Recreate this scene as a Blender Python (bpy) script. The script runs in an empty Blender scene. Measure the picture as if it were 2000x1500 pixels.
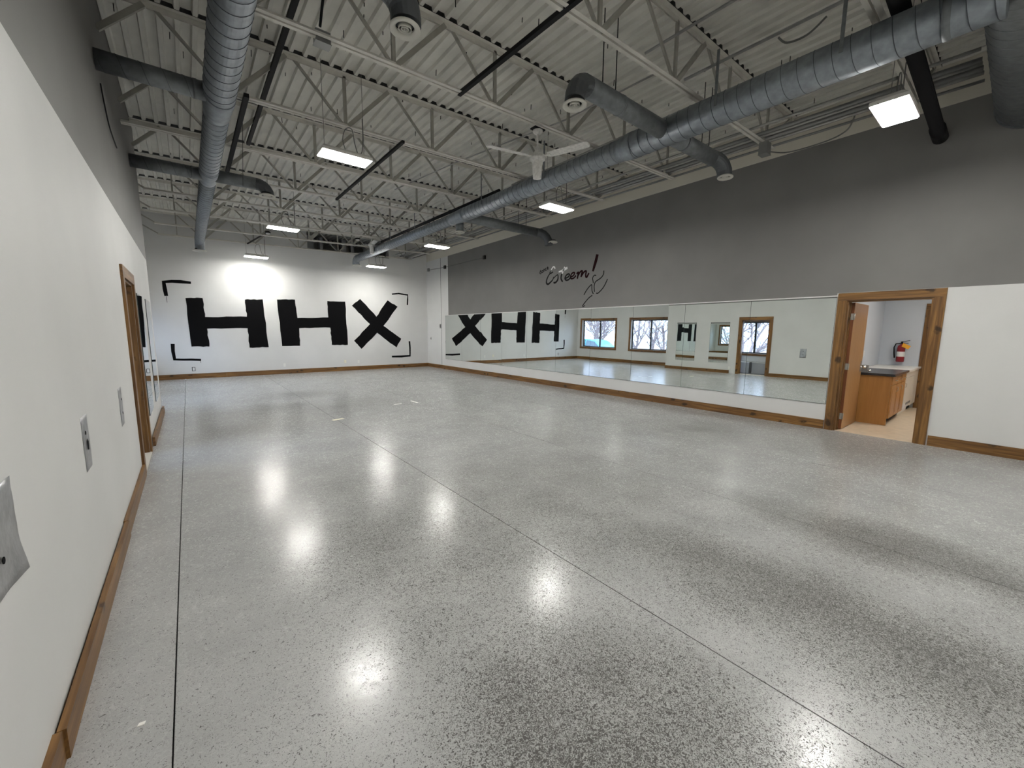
import bpy, math, random
from mathutils import Vector, Matrix
random.seed(7)
S = bpy.context.scene
COL = S.collection
PI = math.pi

# ------------------------------------------------------------------ camera, world, exposure
F_PX = 786.72
yaw, pit, rol = -0.6745, -0.1310, 0.0084
CAM = Vector((0.4779, 0.0, 1.5364))
fw = Vector((math.sin(-yaw)*math.cos(pit), math.cos(yaw)*math.cos(pit), math.sin(pit)))
rt = Vector((math.cos(yaw), math.sin(yaw), 0.0))
up = rt.cross(fw)
rt2 = rt*math.cos(rol) + up*math.sin(rol)
up2 = -rt*math.sin(rol) + up*math.cos(rol)
cd = bpy.data.cameras.new('camera'); cam = bpy.data.objects.new('camera', cd); COL.objects.link(cam)
cd.sensor_fit = 'HORIZONTAL'; cd.sensor_width = 36.0; cd.lens = F_PX*36.0/2000.0
cd.clip_start = 0.02; cd.clip_end = 300
M = Matrix((rt2, up2, -fw)).transposed().to_4x4(); M.translation = CAM
cam.matrix_world = M
S.camera = cam

LAMP = 128.0          # emission strength of the lamp lenses
SKY = 9.0            # overcast sky
S.view_settings.view_transform = 'Standard'; S.view_settings.look = 'None'
S.view_settings.gamma = 1.0; S.view_settings.use_curve_mapping = False
S.view_settings.exposure = 0.0
S.cycles.use_denoising = True
S.cycles.max_bounces = 10; S.cycles.diffuse_bounces = 6; S.cycles.glossy_bounces = 6
S.cycles.transparent_max_bounces = 12; S.cycles.sample_clamp_indirect = 8.0
S.cycles.caustics_reflective = False; S.cycles.caustics_refractive = False

wd = bpy.data.worlds.new('world'); S.world = wd; wd.use_nodes = True
bg = wd.node_tree.nodes['Background']
tc = wd.node_tree.nodes.new('ShaderNodeTexCoord')
nz = wd.node_tree.nodes.new('ShaderNodeTexNoise'); nz.inputs['Scale'].default_value = 2.2; nz.inputs['Detail'].default_value = 3
cr = wd.node_tree.nodes.new('ShaderNodeValToRGB')
cr.color_ramp.elements[0].color = (0.48, 0.62, 1.0, 1); cr.color_ramp.elements[1].color = (0.72, 0.83, 1.0, 1)
cr.color_ramp.elements[0].position = 0.35; cr.color_ramp.elements[1].position = 0.65
wd.node_tree.links.new(tc.outputs['Generated'], nz.inputs['Vector'])
wd.node_tree.links.new(nz.outputs['Fac'], cr.inputs['Fac'])
wd.node_tree.links.new(cr.outputs['Color'], bg.inputs['Color'])
bg.inputs['Strength'].default_value = SKY

# ------------------------------------------------------------------ room constants (metres)
W = 8.446; L = 15.736; XA = -1.0; YC = 9.66; YF = -4.2; YS = -4.2
zdeck = lambda x: 4.81 + 0.0227*x
zjb = lambda x: 4.157 + 0.0227*x

# ------------------------------------------------------------------ materials
def mat(name, col, rough=0.5, metal=0.0, spec=0.5, emit=None, es=0.0, noise=None, bump=None, coat=0.0):
    m = bpy.data.materials.new(name); m.use_nodes = True
    nt = m.node_tree; b = nt.nodes['Principled BSDF']
    b.inputs['Base Color'].default_value = (*col, 1); b.inputs['Roughness'].default_value = rough
    b.inputs['Metallic'].default_value = metal; b.inputs['Specular IOR Level'].default_value = spec
    b.inputs['Coat Weight'].default_value = coat
    if emit: b.inputs['Emission Color'].default_value = (*emit, 1); b.inputs['Emission Strength'].default_value = es
    if noise or bump:
        geo = nt.nodes.new('ShaderNodeNewGeometry')
    if noise:
        sc, amt = noise
        n = nt.nodes.new('ShaderNodeTexNoise'); n.inputs['Scale'].default_value = sc; n.inputs['Detail'].default_value = 5
        nt.links.new(geo.outputs['Position'], n.inputs['Vector'])
        r = nt.nodes.new('ShaderNodeValToRGB')
        r.color_ramp.elements[0].position = 0.3; r.color_ramp.elements[1].position = 0.7
        r.color_ramp.elements[0].color = (*[c*(1-amt) for c in col], 1); r.color_ramp.elements[1].color = (*[min(1, c*(1+amt)) for c in col], 1)
        nt.links.new(n.outputs['Fac'], r.inputs['Fac']); nt.links.new(r.outputs['Color'], b.inputs['Base Color'])
    if bump:
        sc, st = bump
        n2 = nt.nodes.new('ShaderNodeTexNoise'); n2.inputs['Scale'].default_value = sc; n2.inputs['Detail'].default_value = 3
        nt.links.new(geo.outputs['Position'], n2.inputs['Vector'])
        bp = nt.nodes.new('ShaderNodeBump'); bp.inputs['Strength'].default_value = st; bp.inputs['Distance'].default_value = 0.01
        nt.links.new(n2.outputs['Fac'], bp.inputs['Height']); nt.links.new(bp.outputs['Normal'], b.inputs['Normal'])
    return m

class NT:      # tiny node helper
    def __init__(s, m): s.nt = m.node_tree; s.b = s.nt.nodes['Principled BSDF']
    def n(s, t, **kw):
        x = s.nt.nodes.new(t)
        for k, v in kw.items(): setattr(x, k, v)
        return x
    def l(s, a, b): s.nt.links.new(a, b)
    def math(s, op, a, b=None):
        x = s.n('ShaderNodeMath', operation=op)
        for i, v in enumerate((a, b)):
            if v is None: continue
            if isinstance(v, (int, float)): x.inputs[i].default_value = v
            else: s.l(v, x.inputs[i])
        return x.outputs[0]
    def ramp(s, fac, stops):
        r = s.n('ShaderNodeValToRGB'); e = r.color_ramp.elements
        while len(e) < len(stops): e.new(0.5)
        for el, (p, c) in zip(e, stops): el.position = p; el.color = (*c, 1) if len(c) == 3 else c
        s.l(fac, r.inputs['Fac']); return r.outputs['Color']
    def mix(s, fac, a, b):
        x = s.n('ShaderNodeMix', data_type='RGBA')
        if isinstance(fac, (int, float)): x.inputs[0].default_value = fac
        else: s.l(fac, x.inputs[0])
        for i, v in ((6, a), (7, b)):
            if isinstance(v, tuple): x.inputs[i].default_value = (*v, 1)
            else: s.l(v, x.inputs[i])
        return x.outputs[2]

WHITE = (0.68, 0.68, 0.67); GREY = (0.190, 0.186, 0.179); CREAM = (0.66, 0.63, 0.55)

def paint(name, kind):
    """two-tone wall paint: the paint line is a real line on the wall at a given height"""
    m = mat(name, WHITE, 0.55, spec=0.3, bump=(140, 0.06)); t = NT(m)
    g = t.n('ShaderNodeNewGeometry'); sx = t.n('ShaderNodeSeparateXYZ'); t.l(g.outputs['Position'], sx.inputs[0])
    y, z = sx.outputs['Y'], sx.outputs['Z']
    nn = t.n('ShaderNodeTexNoise'); nn.inputs['Scale'].default_value = 1.3; nn.inputs['Detail'].default_value = 4
    t.l(g.outputs['Position'], nn.inputs['Vector'])
    wcol = t.ramp(nn.outputs['Fac'], [(0.3, tuple(c*0.96 for c in WHITE)), (0.7, tuple(min(1, c*1.03) for c in WHITE))])
    gcol = t.ramp(nn.outputs['Fac'], [(0.3, tuple(c*0.93 for c in GREY)), (0.7, tuple(c*1.06 for c in GREY))])
    if kind == 'left':
        c = t.mix(t.math('GREATER_THAN', z, 2.705), wcol, gcol)
    elif kind == 'right':
        low = t.math('ADD', 2.16, t.math('MULTIPLY', t.math('GREATER_THAN', y, 1.85), -0.034))
        isg = t.math('MULTIPLY', t.math('GREATER_THAN', z, low), t.math('LESS_THAN', y, 13.96))
        line = t.math('SUBTRACT', 4.50, t.math('MULTIPLY', y, 0.0105))
        top = t.math('GREATER_THAN', z, line)
        c = t.mix(isg, wcol, gcol); c = t.mix(top, c, CREAM)
    else:
        c = wcol
    t.l(c, t.b.inputs['Base Color'])
    return m
M_LEFT = paint('paint_left_two_tone', 'left'); M_RIGHT = paint('paint_right_two_tone', 'right'); M_WHITE = paint('paint_white', 'white')

def floor_mat():
    m = mat('speckled_vinyl', (0.42, 0.42, 0.41), 0.2, spec=0.33); t = NT(m)
    g = t.n('ShaderNodeNewGeometry'); P = g.outputs['Position']
    sx = t.n('ShaderNodeSeparateXYZ'); t.l(P, sx.inputs[0])
    def noise(sc, det=2, dist=0.0, rough=0.5):
        n = t.n('ShaderNodeTexNoise'); n.inputs['Scale'].default_value = sc; n.inputs['Detail'].default_value = det
        n.inputs['Distortion'].default_value = dist; n.inputs['Roughness'].default_value = rough
        t.l(P, n.inputs['Vector']); return n.outputs['Fac']
    def blob(cx, cy, rx, ry):
        dx = t.math('DIVIDE', t.math('SUBTRACT', sx.outputs['X'], cx), rx); dy = t.math('DIVIDE', t.math('SUBTRACT', sx.outputs['Y'], cy), ry)
        d = t.math('ADD', t.math('MULTIPLY', dx, dx), t.math('MULTIPLY', dy, dy))
        return t.math('MAXIMUM', t.math('SUBTRACT', 1.0, d), 0.0)
    # worn, dirtier areas of the dance floor (scuffed by years of rehearsals)
    dirt = t.math('MULTIPLY', blob(3.1, 0.5, 0.55, 1.7), 1.0)
    for a, k in (((1.65, 0.9, 0.75, 0.9), 0.95), ((4.4, 0.4, 0.5, 1.1), 0.9), ((1.6, 2.4, 0.9, 1.3), 0.55), ((2.9, 2.6, 1.6, 1.6), 0.45), ((1.0, 7.3, 0.6, 0.7), 0.7), ((1.7, 9.0, 0.9, 0.7), 0.6), ((3.2, 8.5, 1.0, 0.6), 0.4), ((7.4, 1.3, 1.0, 1.4), 0.5), ((6.9, 3.0, 0.7, 1.0), 0.5), ((2.6, 10.5, 1.2, 0.8), 0.5)):
        dirt = t.math('MAXIMUM', dirt, t.math('MULTIPLY', blob(*a), k))
    def clamp(v, a=0.0, b=1.0): return t.math('MINIMUM', t.math('MAXIMUM', v, a), b)
    patchy = noise(2.6, 4)
    dens = t.math('ADD', t.math('MULTIPLY', dirt, 0.75), t.math('ADD', 0.36, t.math('MULTIPLY', t.math('SUBTRACT', noise(0.8, 4), 0.5), 1.1)))
    dens = t.math('ADD', dens, t.math('MULTIPLY', t.math('SUBTRACT', patchy, 0.5), 0.8))
    edge = clamp(t.math('MULTIPLY', t.math('SUBTRACT', sx.outputs['X'], 0.15), 0.85), 0.12)
    dens = t.math('MULTIPLY', clamp(dens, 0.0, 1.2), edge)
    # flecks: short curly dark strokes, about one centimetre long
    f1 = noise(74, 3.0, 2.2); f2 = noise(150, 2, 1.6)
    thr = t.math('SUBTRACT', 0.630, t.math('MULTIPLY', dens, 0.150))
    k1 = clamp(t.math('MULTIPLY', t.math('SUBTRACT', f1, thr), 17))
    k2 = clamp(t.math('MULTIPLY', t.math('SUBTRACT', f2, t.math('ADD', thr, 0.015)), 12))
    k = t.math('MAXIMUM', k1, t.math('MULTIPLY', k2, 0.7))
    base = t.ramp(noise(2.1, 5), [(0.3, (0.375, 0.378, 0.375)), (0.7, (0.45, 0.452, 0.447))])
    base = t.mix(t.math('MULTIPLY', dirt, 0.16), base, (0.23, 0.215, 0.18))
    base = t.mix(t.math('MULTIPLY', t.math('LESS_THAN', noise(230, 2), 0.44), 0.20), base, (0.29, 0.29, 0.285))
    c = t.mix(t.math('MULTIPLY', k, 0.9), base, (0.040, 0.038, 0.033))
    t.l(c, t.b.inputs['Base Color'])
    # fine scratches break the gloss
    sc = t.math('ABSOLUTE', t.math('SUBTRACT', noise(19, 2, 1.2), 0.5))
    r = t.math('ADD', 0.19, t.math('MULTIPLY', clamp(t.math('SUBTRACT', 1.0, t.math('MULTIPLY', sc, 28))), 0.14))
    r = t.math('ADD', r, t.math('MULTIPLY', k, 0.15))
    t.l(r, t.b.inputs['Roughness'])
    bp = t.n('ShaderNodeBump'); bp.inputs['Strength'].default_value = 0.10; bp.inputs['Distance'].default_value = 0.01
    t.l(t.math('ADD', t.math('ADD', noise(6, 2), t.math('MULTIPLY', noise(38, 3, 1.0), 0.22)), t.math('MULTIPLY', clamp(t.math('MULTIPLY', sc, 20)), 0.08)), bp.inputs['Height']); t.l(bp.outputs['Normal'], t.b.inputs['Normal'])
    return m
M_FLOOR = floor_mat()

def wood(name, axis, dark, light, knots=True, rough=0.42):
    m = mat(name, light, rough, spec=0.4); t = NT(m)
    g = t.n('ShaderNodeNewGeometry'); mp = t.n('ShaderNodeMapping'); t.l(g.outputs['Position'], mp.inputs['Vector'])
    s = [26.0, 26.0, 26.0]; s['xyz'.index(axis)] = 1.5
    mp.inputs['Scale'].default_value = s
    n = t.n('ShaderNodeTexNoise'); n.inputs['Scale'].default_value = 1.0; n.inputs['Detail'].default_value = 6; n.inputs['Distortion'].default_value = 0.9
    t.l(mp.outputs[0], n.inputs['Vector'])
    c = t.ramp(n.outputs['Fac'], [(0.28, dark), (0.52, tuple((a+b)/2 for a, b in zip(dark, light))), (0.72, light)])
    n2 = t.n('ShaderNodeTexNoise'); n2.inputs['Scale'].default_value = 1.1; t.l(g.outputs['Position'], n2.inputs['Vector'])
    c = t.mix(t.math('MULTIPLY', t.math('MAXIMUM', t.math('SUBTRACT', n2.outputs['Fac'], 0.42), 0.0), 1.6), c, dark)
    if knots:
        mp2 = t.n('ShaderNodeMapping'); t.l(g.outputs['Position'], mp2.inputs['Vector'])
        s2 = [5.5, 5.5, 5.5]; s2['xyz'.index(axis)] = 3.4
        mp2.inputs['Scale'].default_value = s2
        v = t.n('ShaderNodeTexVoronoi'); v.inputs['Scale'].default_value = 1.0
        wn = t.n('ShaderNodeTexNoise'); wn.inputs['Scale'].default_value = 14.0; wn.inputs['Detail'].default_value = 3; t.l(g.outputs['Position'], wn.inputs['Vector'])
        wm = t.n('ShaderNodeVectorMath', operation='SCALE'); t.l(wn.outputs['Color'], wm.inputs[0]); wm.inputs['Scale'].default_value = 0.42
        wa = t.n('ShaderNodeVectorMath', operation='ADD'); t.l(mp2.outputs[0], wa.inputs[0]); t.l(wm.outputs[0], wa.inputs[1])
        t.l(wa.outputs[0], v.inputs['Vector'])
        c = t.mix(t.math('MULTIPLY', t.math('MINIMUM', t.math('MAXIMUM', t.math('MULTIPLY', t.math('SUBTRACT', 0.24, v.outputs['Distance']), 9.0), 0.0), 1.0), 0.85), c, tuple(a*0.25 for a in dark))
    t.l(c, t.b.inputs['Base Color'])
    return m
PD, PL_ = (0.085, 0.037, 0.011), (0.29, 0.150, 0.045)
WX = wood('stained_pine_x', 'x', PD, PL_); WY = wood('stained_pine_y', 'y', PD, PL_); WZ = wood('stained_pine_z', 'z', PD, PL_)
OAK = wood('honey_oak', 'z', (0.36, 0.165, 0.045), (0.46, 0.225, 0.065), False)
DOORW = wood('birch_door', 'z', (0.36, 0.19, 0.075), (0.44, 0.25, 0.11), False, 0.35)
DOOREDGE = wood('door_edge', 'z', (0.14, 0.045, 0.015), (0.20, 0.07, 0.025), False)

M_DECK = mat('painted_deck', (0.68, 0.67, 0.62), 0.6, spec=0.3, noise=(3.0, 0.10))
def deck_flute_shade():      # shade in the flutes over the joists, painted into the deck colour
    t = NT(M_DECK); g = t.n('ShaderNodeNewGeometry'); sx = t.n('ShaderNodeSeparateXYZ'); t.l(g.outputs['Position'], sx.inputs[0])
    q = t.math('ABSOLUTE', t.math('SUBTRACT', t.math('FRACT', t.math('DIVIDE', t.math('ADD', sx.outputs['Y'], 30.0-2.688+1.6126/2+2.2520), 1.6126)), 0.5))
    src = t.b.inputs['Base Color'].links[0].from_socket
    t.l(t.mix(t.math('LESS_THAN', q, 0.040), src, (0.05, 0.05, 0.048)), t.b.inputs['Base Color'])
deck_flute_shade()
M_JOIST = mat('painted_joist', (0.68, 0.665, 0.61), 0.55, spec=0.3, noise=(6.0, 0.10))
M_JSHADE = mat('shaded_joist', (0.36, 0.35, 0.31), 0.6, spec=0.3, noise=(6.0, 0.12))  # darker copy of the joist paint: shade on the webs put into colour
M_DUCT = mat('galvanised', (0.29, 0.32, 0.35), 0.48, metal=0.75, noise=(14.0, 0.18))
M_SEAM = mat('galvanised_seam', (0.10, 0.11, 0.125), 0.6, metal=0.5)
M_BRANCH = mat('galvanised_dull', (0.19, 0.205, 0.215), 0.5, metal=0.6, noise=(14.0, 0.18))
M_FLEX = mat('dark_elbow', (0.10, 0.108, 0.115), 0.5, metal=0.5)
M_DIFF = mat('diffuser_white', (0.70, 0.69, 0.63), 0.5)
M_BLACK = mat('black_paint', (0.004, 0.004, 0.0045), 0.75, spec=0.08)
M_BLKPIPE = mat('black_pipe', (0.008, 0.008, 0.009), 0.65, spec=0.2)
M_DARK = mat('dark_void', (0.015, 0.015, 0.015), 0.8)
M_WHITEP = mat('white_plastic', (0.78, 0.78, 0.76), 0.4)
M_LAMPW = mat('lamp_housing', (0.80, 0.79, 0.74), 0.45)
M_LENS = mat('lamp_lens', (0.9, 0.9, 0.9), 0.4, emit=(1.0, 0.98, 0.93), es=LAMP)
M_WIRE = mat('grey_cord', (0.16, 0.16, 0.15), 0.6)
M_COND = mat('steel_conduit', (0.36, 0.36, 0.345), 0.42, metal=0.6, noise=(9, 0.15))
M_BOX = mat('grey_box', (0.24, 0.245, 0.24), 0.5, metal=0.4)
M_FAN = mat('dusty_fan', (0.74, 0.73, 0.70), 0.6, noise=(30, 0.15))
M_FOIL = mat('foil_tape', (0.42, 0.425, 0.43), 0.34, metal=0.75, noise=(12, 0.18), bump=(24, 0.55))
M_TAPE = mat('cream_tape', (0.80, 0.76, 0.60), 0.5)
M_WTAPE = mat('white_tape', (0.85, 0.84, 0.80), 0.5)
M_STEEL = mat('hinge_steel', (0.55, 0.54, 0.50), 0.35, metal=0.9)
M_CHROME = mat('chrome', (0.85, 0.85, 0.85), 0.12, metal=1.0)
M_RED = mat('extinguisher_red', (0.24, 0.006, 0.012), 0.35, coat=0.2)
M_ORANGE = mat('orange_tag', (0.90, 0.42, 0.03), 0.5)
M_COUNTER = mat('dark_counter', (0.030, 0.026, 0.028), 0.25)
M_WCOUNT = mat('white_counter', (0.78, 0.77, 0.74), 0.35)
M_APPL = mat('appliance_white', (0.78, 0.75, 0.68), 0.3)
M_KWALL = mat('kitchen_paint', (0.56, 0.60, 0.66), 0.55)
M_KFLOOR = mat('kitchen_vinyl', (0.66, 0.55, 0.42), 0.3, noise=(9, 0.10))
M_MIRROR = mat('mirror_silver', (0.84, 0.885, 0.86), 0.0, metal=1.0)
M_MEDGE = mat('mirror_edge', (0.05, 0.07, 0.065), 0.25)
M_BRONZE = mat('bronze_frame', (0.018, 0.015, 0.014), 0.4)
M_BIN = mat('grey_bin', (0.36, 0.37, 0.39), 0.5)
M_MAROON = mat('maroon_vinyl', (0.016, 0.002, 0.003), 0.65, spec=0.1)
M_CHARC = mat('charcoal_vinyl', (0.013, 0.012, 0.012), 0.65, spec=0.1)
M_GLARE = mat('vinyl_glare', (0.85, 0.85, 0.84), 0.35)  # white strokes: light reflected by the vinyl, painted in as colour
M_BARK = mat('bare_bark', (0.27, 0.22, 0.215), 0.9, noise=(8, 0.25))
M_GROUND = mat('pale_ground', (0.34, 0.33, 0.31), 0.9, noise=(0.6, 0.2))
M_TEAL = mat('teal_car_paint', (0.05, 0.30, 0.36), 0.3, coat=0.5)
M_CARGLASS = mat('car_glass', (0.05, 0.08, 0.09), 0.1)
M_TYRE = mat('tyre', (0.02, 0.02, 0.02), 0.8)

def glass():
    m = bpy.data.materials.new('window_glass'); m.use_nodes = True; nt = m.node_tree; nt.nodes.clear()
    o = nt.nodes.new('ShaderNodeOutputMaterial'); tr = nt.nodes.new('ShaderNodeBsdfTransparent'); gl = nt.nodes.new('ShaderNodeBsdfGlossy')
    gl.inputs['Roughness'].default_value = 0.0; tr.inputs['Color'].default_value = (0.93, 0.96, 0.97, 1)
    fr = nt.nodes.new('ShaderNodeFresnel'); fr.inputs['IOR'].default_value = 1.3
    mx = nt.nodes.new('ShaderNodeMixShader')
    nt.links.new(fr.outputs[0], mx.inputs[0]); nt.links.new(tr.outputs[0], mx.inputs[1]); nt.links.new(gl.outputs[0], mx.inputs[2])
    nt.links.new(mx.outputs[0], o.inputs['Surface']); return m
M_GLASS = glass()

# ------------------------------------------------------------------ mesh builder
class MB:
    def __init__(s): s.v = []; s.f = []; s.sm = []
    def face(s, idx, sm=False): s.f.append(tuple(idx)); s.sm.append(sm)
    def box(s, x0, y0, z0, x1, y1, z1):
        b = len(s.v)
        s.v += [(x0,y0,z0),(x1,y0,z0),(x1,y1,z0),(x0,y1,z0),(x0,y0,z1),(x1,y0,z1),(x1,y1,z1),(x0,y1,z1)]
        for q in ((3,2,1,0),(4,5,6,7),(0,1,5,4),(1,2,6,5),(2,3,7,6),(3,0,4,7)): s.face([b+i for i in q])
        return s
    def bar(s, a, b, w, h=None, upv=(0, 0, 1)):
        h = h or w; a = Vector(a); b = Vector(b); d = (b-a).normalized(); u = Vector(upv)
        if abs(d.dot(u)) > 0.98: u = Vector((0, 1, 0))
        r = d.cross(u).normalized(); u = r.cross(d)
        k = len(s.v)
        for p in (a, b):
            for sx, sy in ((-1,-1),(1,-1),(1,1),(-1,1)): s.v.append(tuple(p + r*(sx*w/2) + u*(sy*h/2)))
        for q in ((3,2,1,0),(4,5,6,7),(0,1,5,4),(1,2,6,5),(2,3,7,6),(3,0,4,7)): s.face([k+i for i in q])
        return s
    def tube(s, pts, r, n=10, cap=True, sm=True):
        pts = [Vector(p) for p in pts]; rs = r if isinstance(r, (list, tuple)) else [r]*len(pts)
        k = len(s.v); prev = None
        for i, p in enumerate(pts):
            d = (pts[min(i+1, len(pts)-1)] - pts[max(i-1, 0)]).normalized()
            if prev is None:
                u = Vector((0, 0, 1)) if abs(d.z) < 0.9 else Vector((1, 0, 0))
                a = d.cross(u).normalized()
            else:
                a = (prev - d*prev.dot(d)).normalized()
            prev = a; b = d.cross(a)
            for j in range(n):
                t = 2*PI*j/n; s.v.append(tuple(p + (a*math.cos(t) + b*math.sin(t))*rs[i]))
        for i in range(len(pts)-1):
            for j in range(n):
                q = (k+i*n+j, k+i*n+(j+1) % n, k+(i+1)*n+(j+1) % n, k+(i+1)*n+j); s.face(q, sm)
        if cap:
            s.face([k+j for j in range(n)][::-1]); e = k+(len(pts)-1)*n; s.face([e+j for j in range(n)])
        return s
    def lathe(s, prof, c, n=24, axis='z', sm=True, closed=False):
        k = len(s.v); c = Vector(c)
        for r, h in prof:
            for j in range(n):
                t = 2*PI*j/n; a, b = r*math.cos(t), r*math.sin(t)
                o = {'z': (a, b, h), 'x': (h, a, b), 'y': (a, h, b)}[axis]
                s.v.append(tuple(c + Vector(o)))
        m = len(prof)
        for i in range(m if closed else m-1):
            for j in range(n):
                i2 = (i+1) % m
                s.face((k+i*n+j, k+i*n+(j+1) % n, k+i2*n+(j+1) % n, k+i2*n+j), sm)
        return s
    def prism(s, poly, t0, t1, to):
        """poly: 2-D outline; to(a, b, t) -> xyz"""
        k = len(s.v); n = len(poly)
        for t in (t0, t1):
            for a, b in poly: s.v.append(tuple(to(a, b, t)))
        s.face(range(k, k+n)); s.face([k+n+i for i in range(n)][::-1])
        for i in range(n): s.face((k+i, k+(i+1) % n, k+n+(i+1) % n, k+n+i))
        return s
    def ribbon(s, pts, w, t0, t1, to):
        """flat stroke of width w (number or list) along 2-D points"""
        P = [Vector(p) for p in pts]; n = len(P); ws = w if isinstance(w, (list, tuple)) else [w]*n
        Lr = []; Rr = []
        for i in range(n):
            d = (P[min(i+1, n-1)] - P[max(i-1, 0)]).normalized(); q = Vector((-d.y, d.x))*ws[i]/2
            Lr.append(P[i]+q); Rr.append(P[i]-q)
        k = len(s.v)
        for t in (t0, t1):
            for a in Lr: s.v.append(tuple(to(a.x, a.y, t)))
            for a in Rr: s.v.append(tuple(to(a.x, a.y, t)))
        for i in range(n-1):
            s.face((k+i, k+i+1, k+n+i+1, k+n+i)); o = k+2*n
            s.face((o+i, o+n+i, o+n+i+1, o+i+1))
            s.face((k+i, o+i, o+i+1, k+i+1)); s.face((k+n+i, k+n+i+1, o+n+i+1, o+n+i))
        s.face((k, k+n, k+3*n, k+2*n)); s.face((k+n-1, k+3*n-1, k+4*n-1, k+2*n-1))
        return s

def smooth(pts, n=6):
    P = [Vector(p) for p in pts]; Q = []
    for i in range(len(P)-1):
        p0 = P[max(i-1, 0)]; p1 = P[i]; p2 = P[i+1]; p3 = P[min(i+2, len(P)-1)]
        for k in range(n):
            f = k/n; Q.append(0.5*((2*p1)+(p2-p0)*f+(2*p0-5*p1+4*p2-p3)*f*f+(3*p1-p0-3*p2+p3)*f**3))
    Q.append(P[-1]); return Q
def off(o):
    v = Vector((0, 0, 0))
    while o is not None: v += o.location; o = o.parent
    return v
def obj(name, mb, m, parent=None, label=None, base=None):
    """link an MB as ONE mesh object; MB coordinates are world coordinates"""
    o0 = off(parent)
    me = bpy.data.meshes.new(name)
    loc = Vector((0, 0, 0))
    if parent is None and mb.v:
        xs = [v[0] for v in mb.v]; ys = [v[1] for v in mb.v]; zs = [v[2] for v in mb.v]
        loc = Vector(base) if base else Vector(((min(xs)+max(xs))/2, (min(ys)+max(ys))/2, min(zs)))
        o0 = loc
    me.from_pydata([(v[0]-o0.x, v[1]-o0.y, v[2]-o0.z) for v in mb.v], [], mb.f)
    me.polygons.foreach_set('use_smooth', mb.sm)
    me.validate(); me.update()
    import bmesh
    bm = bmesh.new(); bm.from_mesh(me); bmesh.ops.recalc_face_normals(bm, faces=bm.faces); bm.to_mesh(me); bm.free()
    me.materials.append(m)
    o = bpy.data.objects.new(name, me); COL.objects.link(o); o.location = loc; o.parent = parent
    if label: o['label'] = label
    return o
def thing(name, label, cat, loc, group=None):
    o = bpy.data.objects.new(name, None); COL.objects.link(o); o.location = loc
    o['label'] = label; o['category'] = cat
    if group: o['group'] = group
    o.empty_display_size = 0.1
    return o
def tag(o, label, cat, group=None):
    o['label'] = label; o['category'] = cat
    if group: o['group'] = group
    return o
def sroot(name, loc=(0, 0, 0)):
    o = bpy.data.objects.new(name, None); COL.objects.link(o); o.location = loc; o['kind'] = 'structure'; return o
def struct(name, mb, m):
    o = obj(name, mb, m); o['kind'] = 'structure'; return o
def B(*a): return MB().box(*a)
ORD = ['first', 'second', 'third', 'fourth', 'fifth', 'sixth', 'seventh', 'eighth', 'ninth', 'tenth', 'eleventh', 'twelfth', 'thirteenth']

# ================================================================== STRUCTURE
TOP = 5.15
# floor: slab with five two-metre vinyl sheets laid edge to edge
fl = struct('floor', B(XA, YF, -0.16, W, L, -0.012), M_DARK)
xs = [XA, 0.32, 2.36, 4.30, 6.20, W]
for i in range(5):
    a = xs[i] + (0.003 if i else 0); b = xs[i+1] - (0.003 if i < 4 else 0)
    obj('vinyl_sheet', B(a, YF, -0.011, b, L, 0.0), M_FLOOR, fl)
# ceiling: corrugated roof deck, ribs running away from the camera
mb = MB(); x = XA - 0.06; prof = []
while x < W + 0.1:
    prof += [(x, 0), (x+0.040, 0), (x+0.052, 0.040), (x+0.1404, 0.040)]; x += 0.1524
k = 0
for yy in (YF, L+2.4):
    for px, dz in prof: mb.v.append((px, yy, zdeck(px)+dz))
n = len(prof)
for i in range(n-1): mb.face((i, i+1, n+i+1, n+i))
for px, dz in prof: mb.v.append((px, YF, zdeck(px)+0.12))
for px, dz in prof: mb.v.append((px, L+2.4, zdeck(px)+0.12))
for i in range(n-1): mb.face((2*n+i, 2*n+i+1, 3*n+i+1, 3*n+i))
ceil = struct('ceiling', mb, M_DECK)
mb = MB()
for i in range(230):
    px = random.uniform(0.1, 8.2); py = random.uniform(0.6, 12)
    mb.bar((px, py, zdeck(px)+0.04), (px+random.uniform(-.004, .004), py, zdeck(px)-0.035), 0.007)
so = obj('screw_tips', mb, M_BLKPIPE, ceil); so['kind'] = 'stuff'

# left wall (with the door opening), its end return and the vestibule behind the door
D0, D1y, DH = 5.68, 6.58, 2.04
mb = MB()
mb.box(-0.12, YS, 0, 0, D0, TOP); mb.box(-0.12, D1y, 0, 0, YC, TOP); mb.box(-0.12, D0, DH, 0, D1y, TOP)
struct('wall_left', mb, M_LEFT)
mb = MB(); mb.box(XA, YC-0.12, 0, -0.12, YC, TOP)
struct('wall_left_return', mb, M_LEFT)
mb = MB(); mb.box(XA, 4.9, 0, -0.12, 5.0, 2.6); mb.box(XA, 7.6, 0, -0.12, 7.7, 2.6)
struct('wall_vestibule', mb, M_WHITE)
struct('ceiling_vestibule', B(XA, 4.9, 2.6, -0.12, 7.7, 2.66), M_WHITE)
# exterior wall with three windows
WIN = [(13.22, 15.42, 0.70, 2.16), (10.12, 12.25, 0.70, 2.16), (5.72, 7.12, 0.76, 2.00)]
mb = MB(); x0, x1 = XA-0.24, XA
def wall_with_holes_x(mb, x0, x1, ya, yb, zt, holes):
    ys = ya
    for (a, b, c, d) in sorted(holes):
        mb.box(x0, ys, 0, x1, a, zt); mb.box(x0, a, 0, x1, b, c); mb.box(x0, a, d, x1, b, zt); ys = b
    mb.box(x0, ys, 0, x1, yb, zt)
wall_with_holes_x(mb, x0, x1, YF, L, TOP, WIN)
struct('wall_exterior', mb, M_WHITE)
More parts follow.
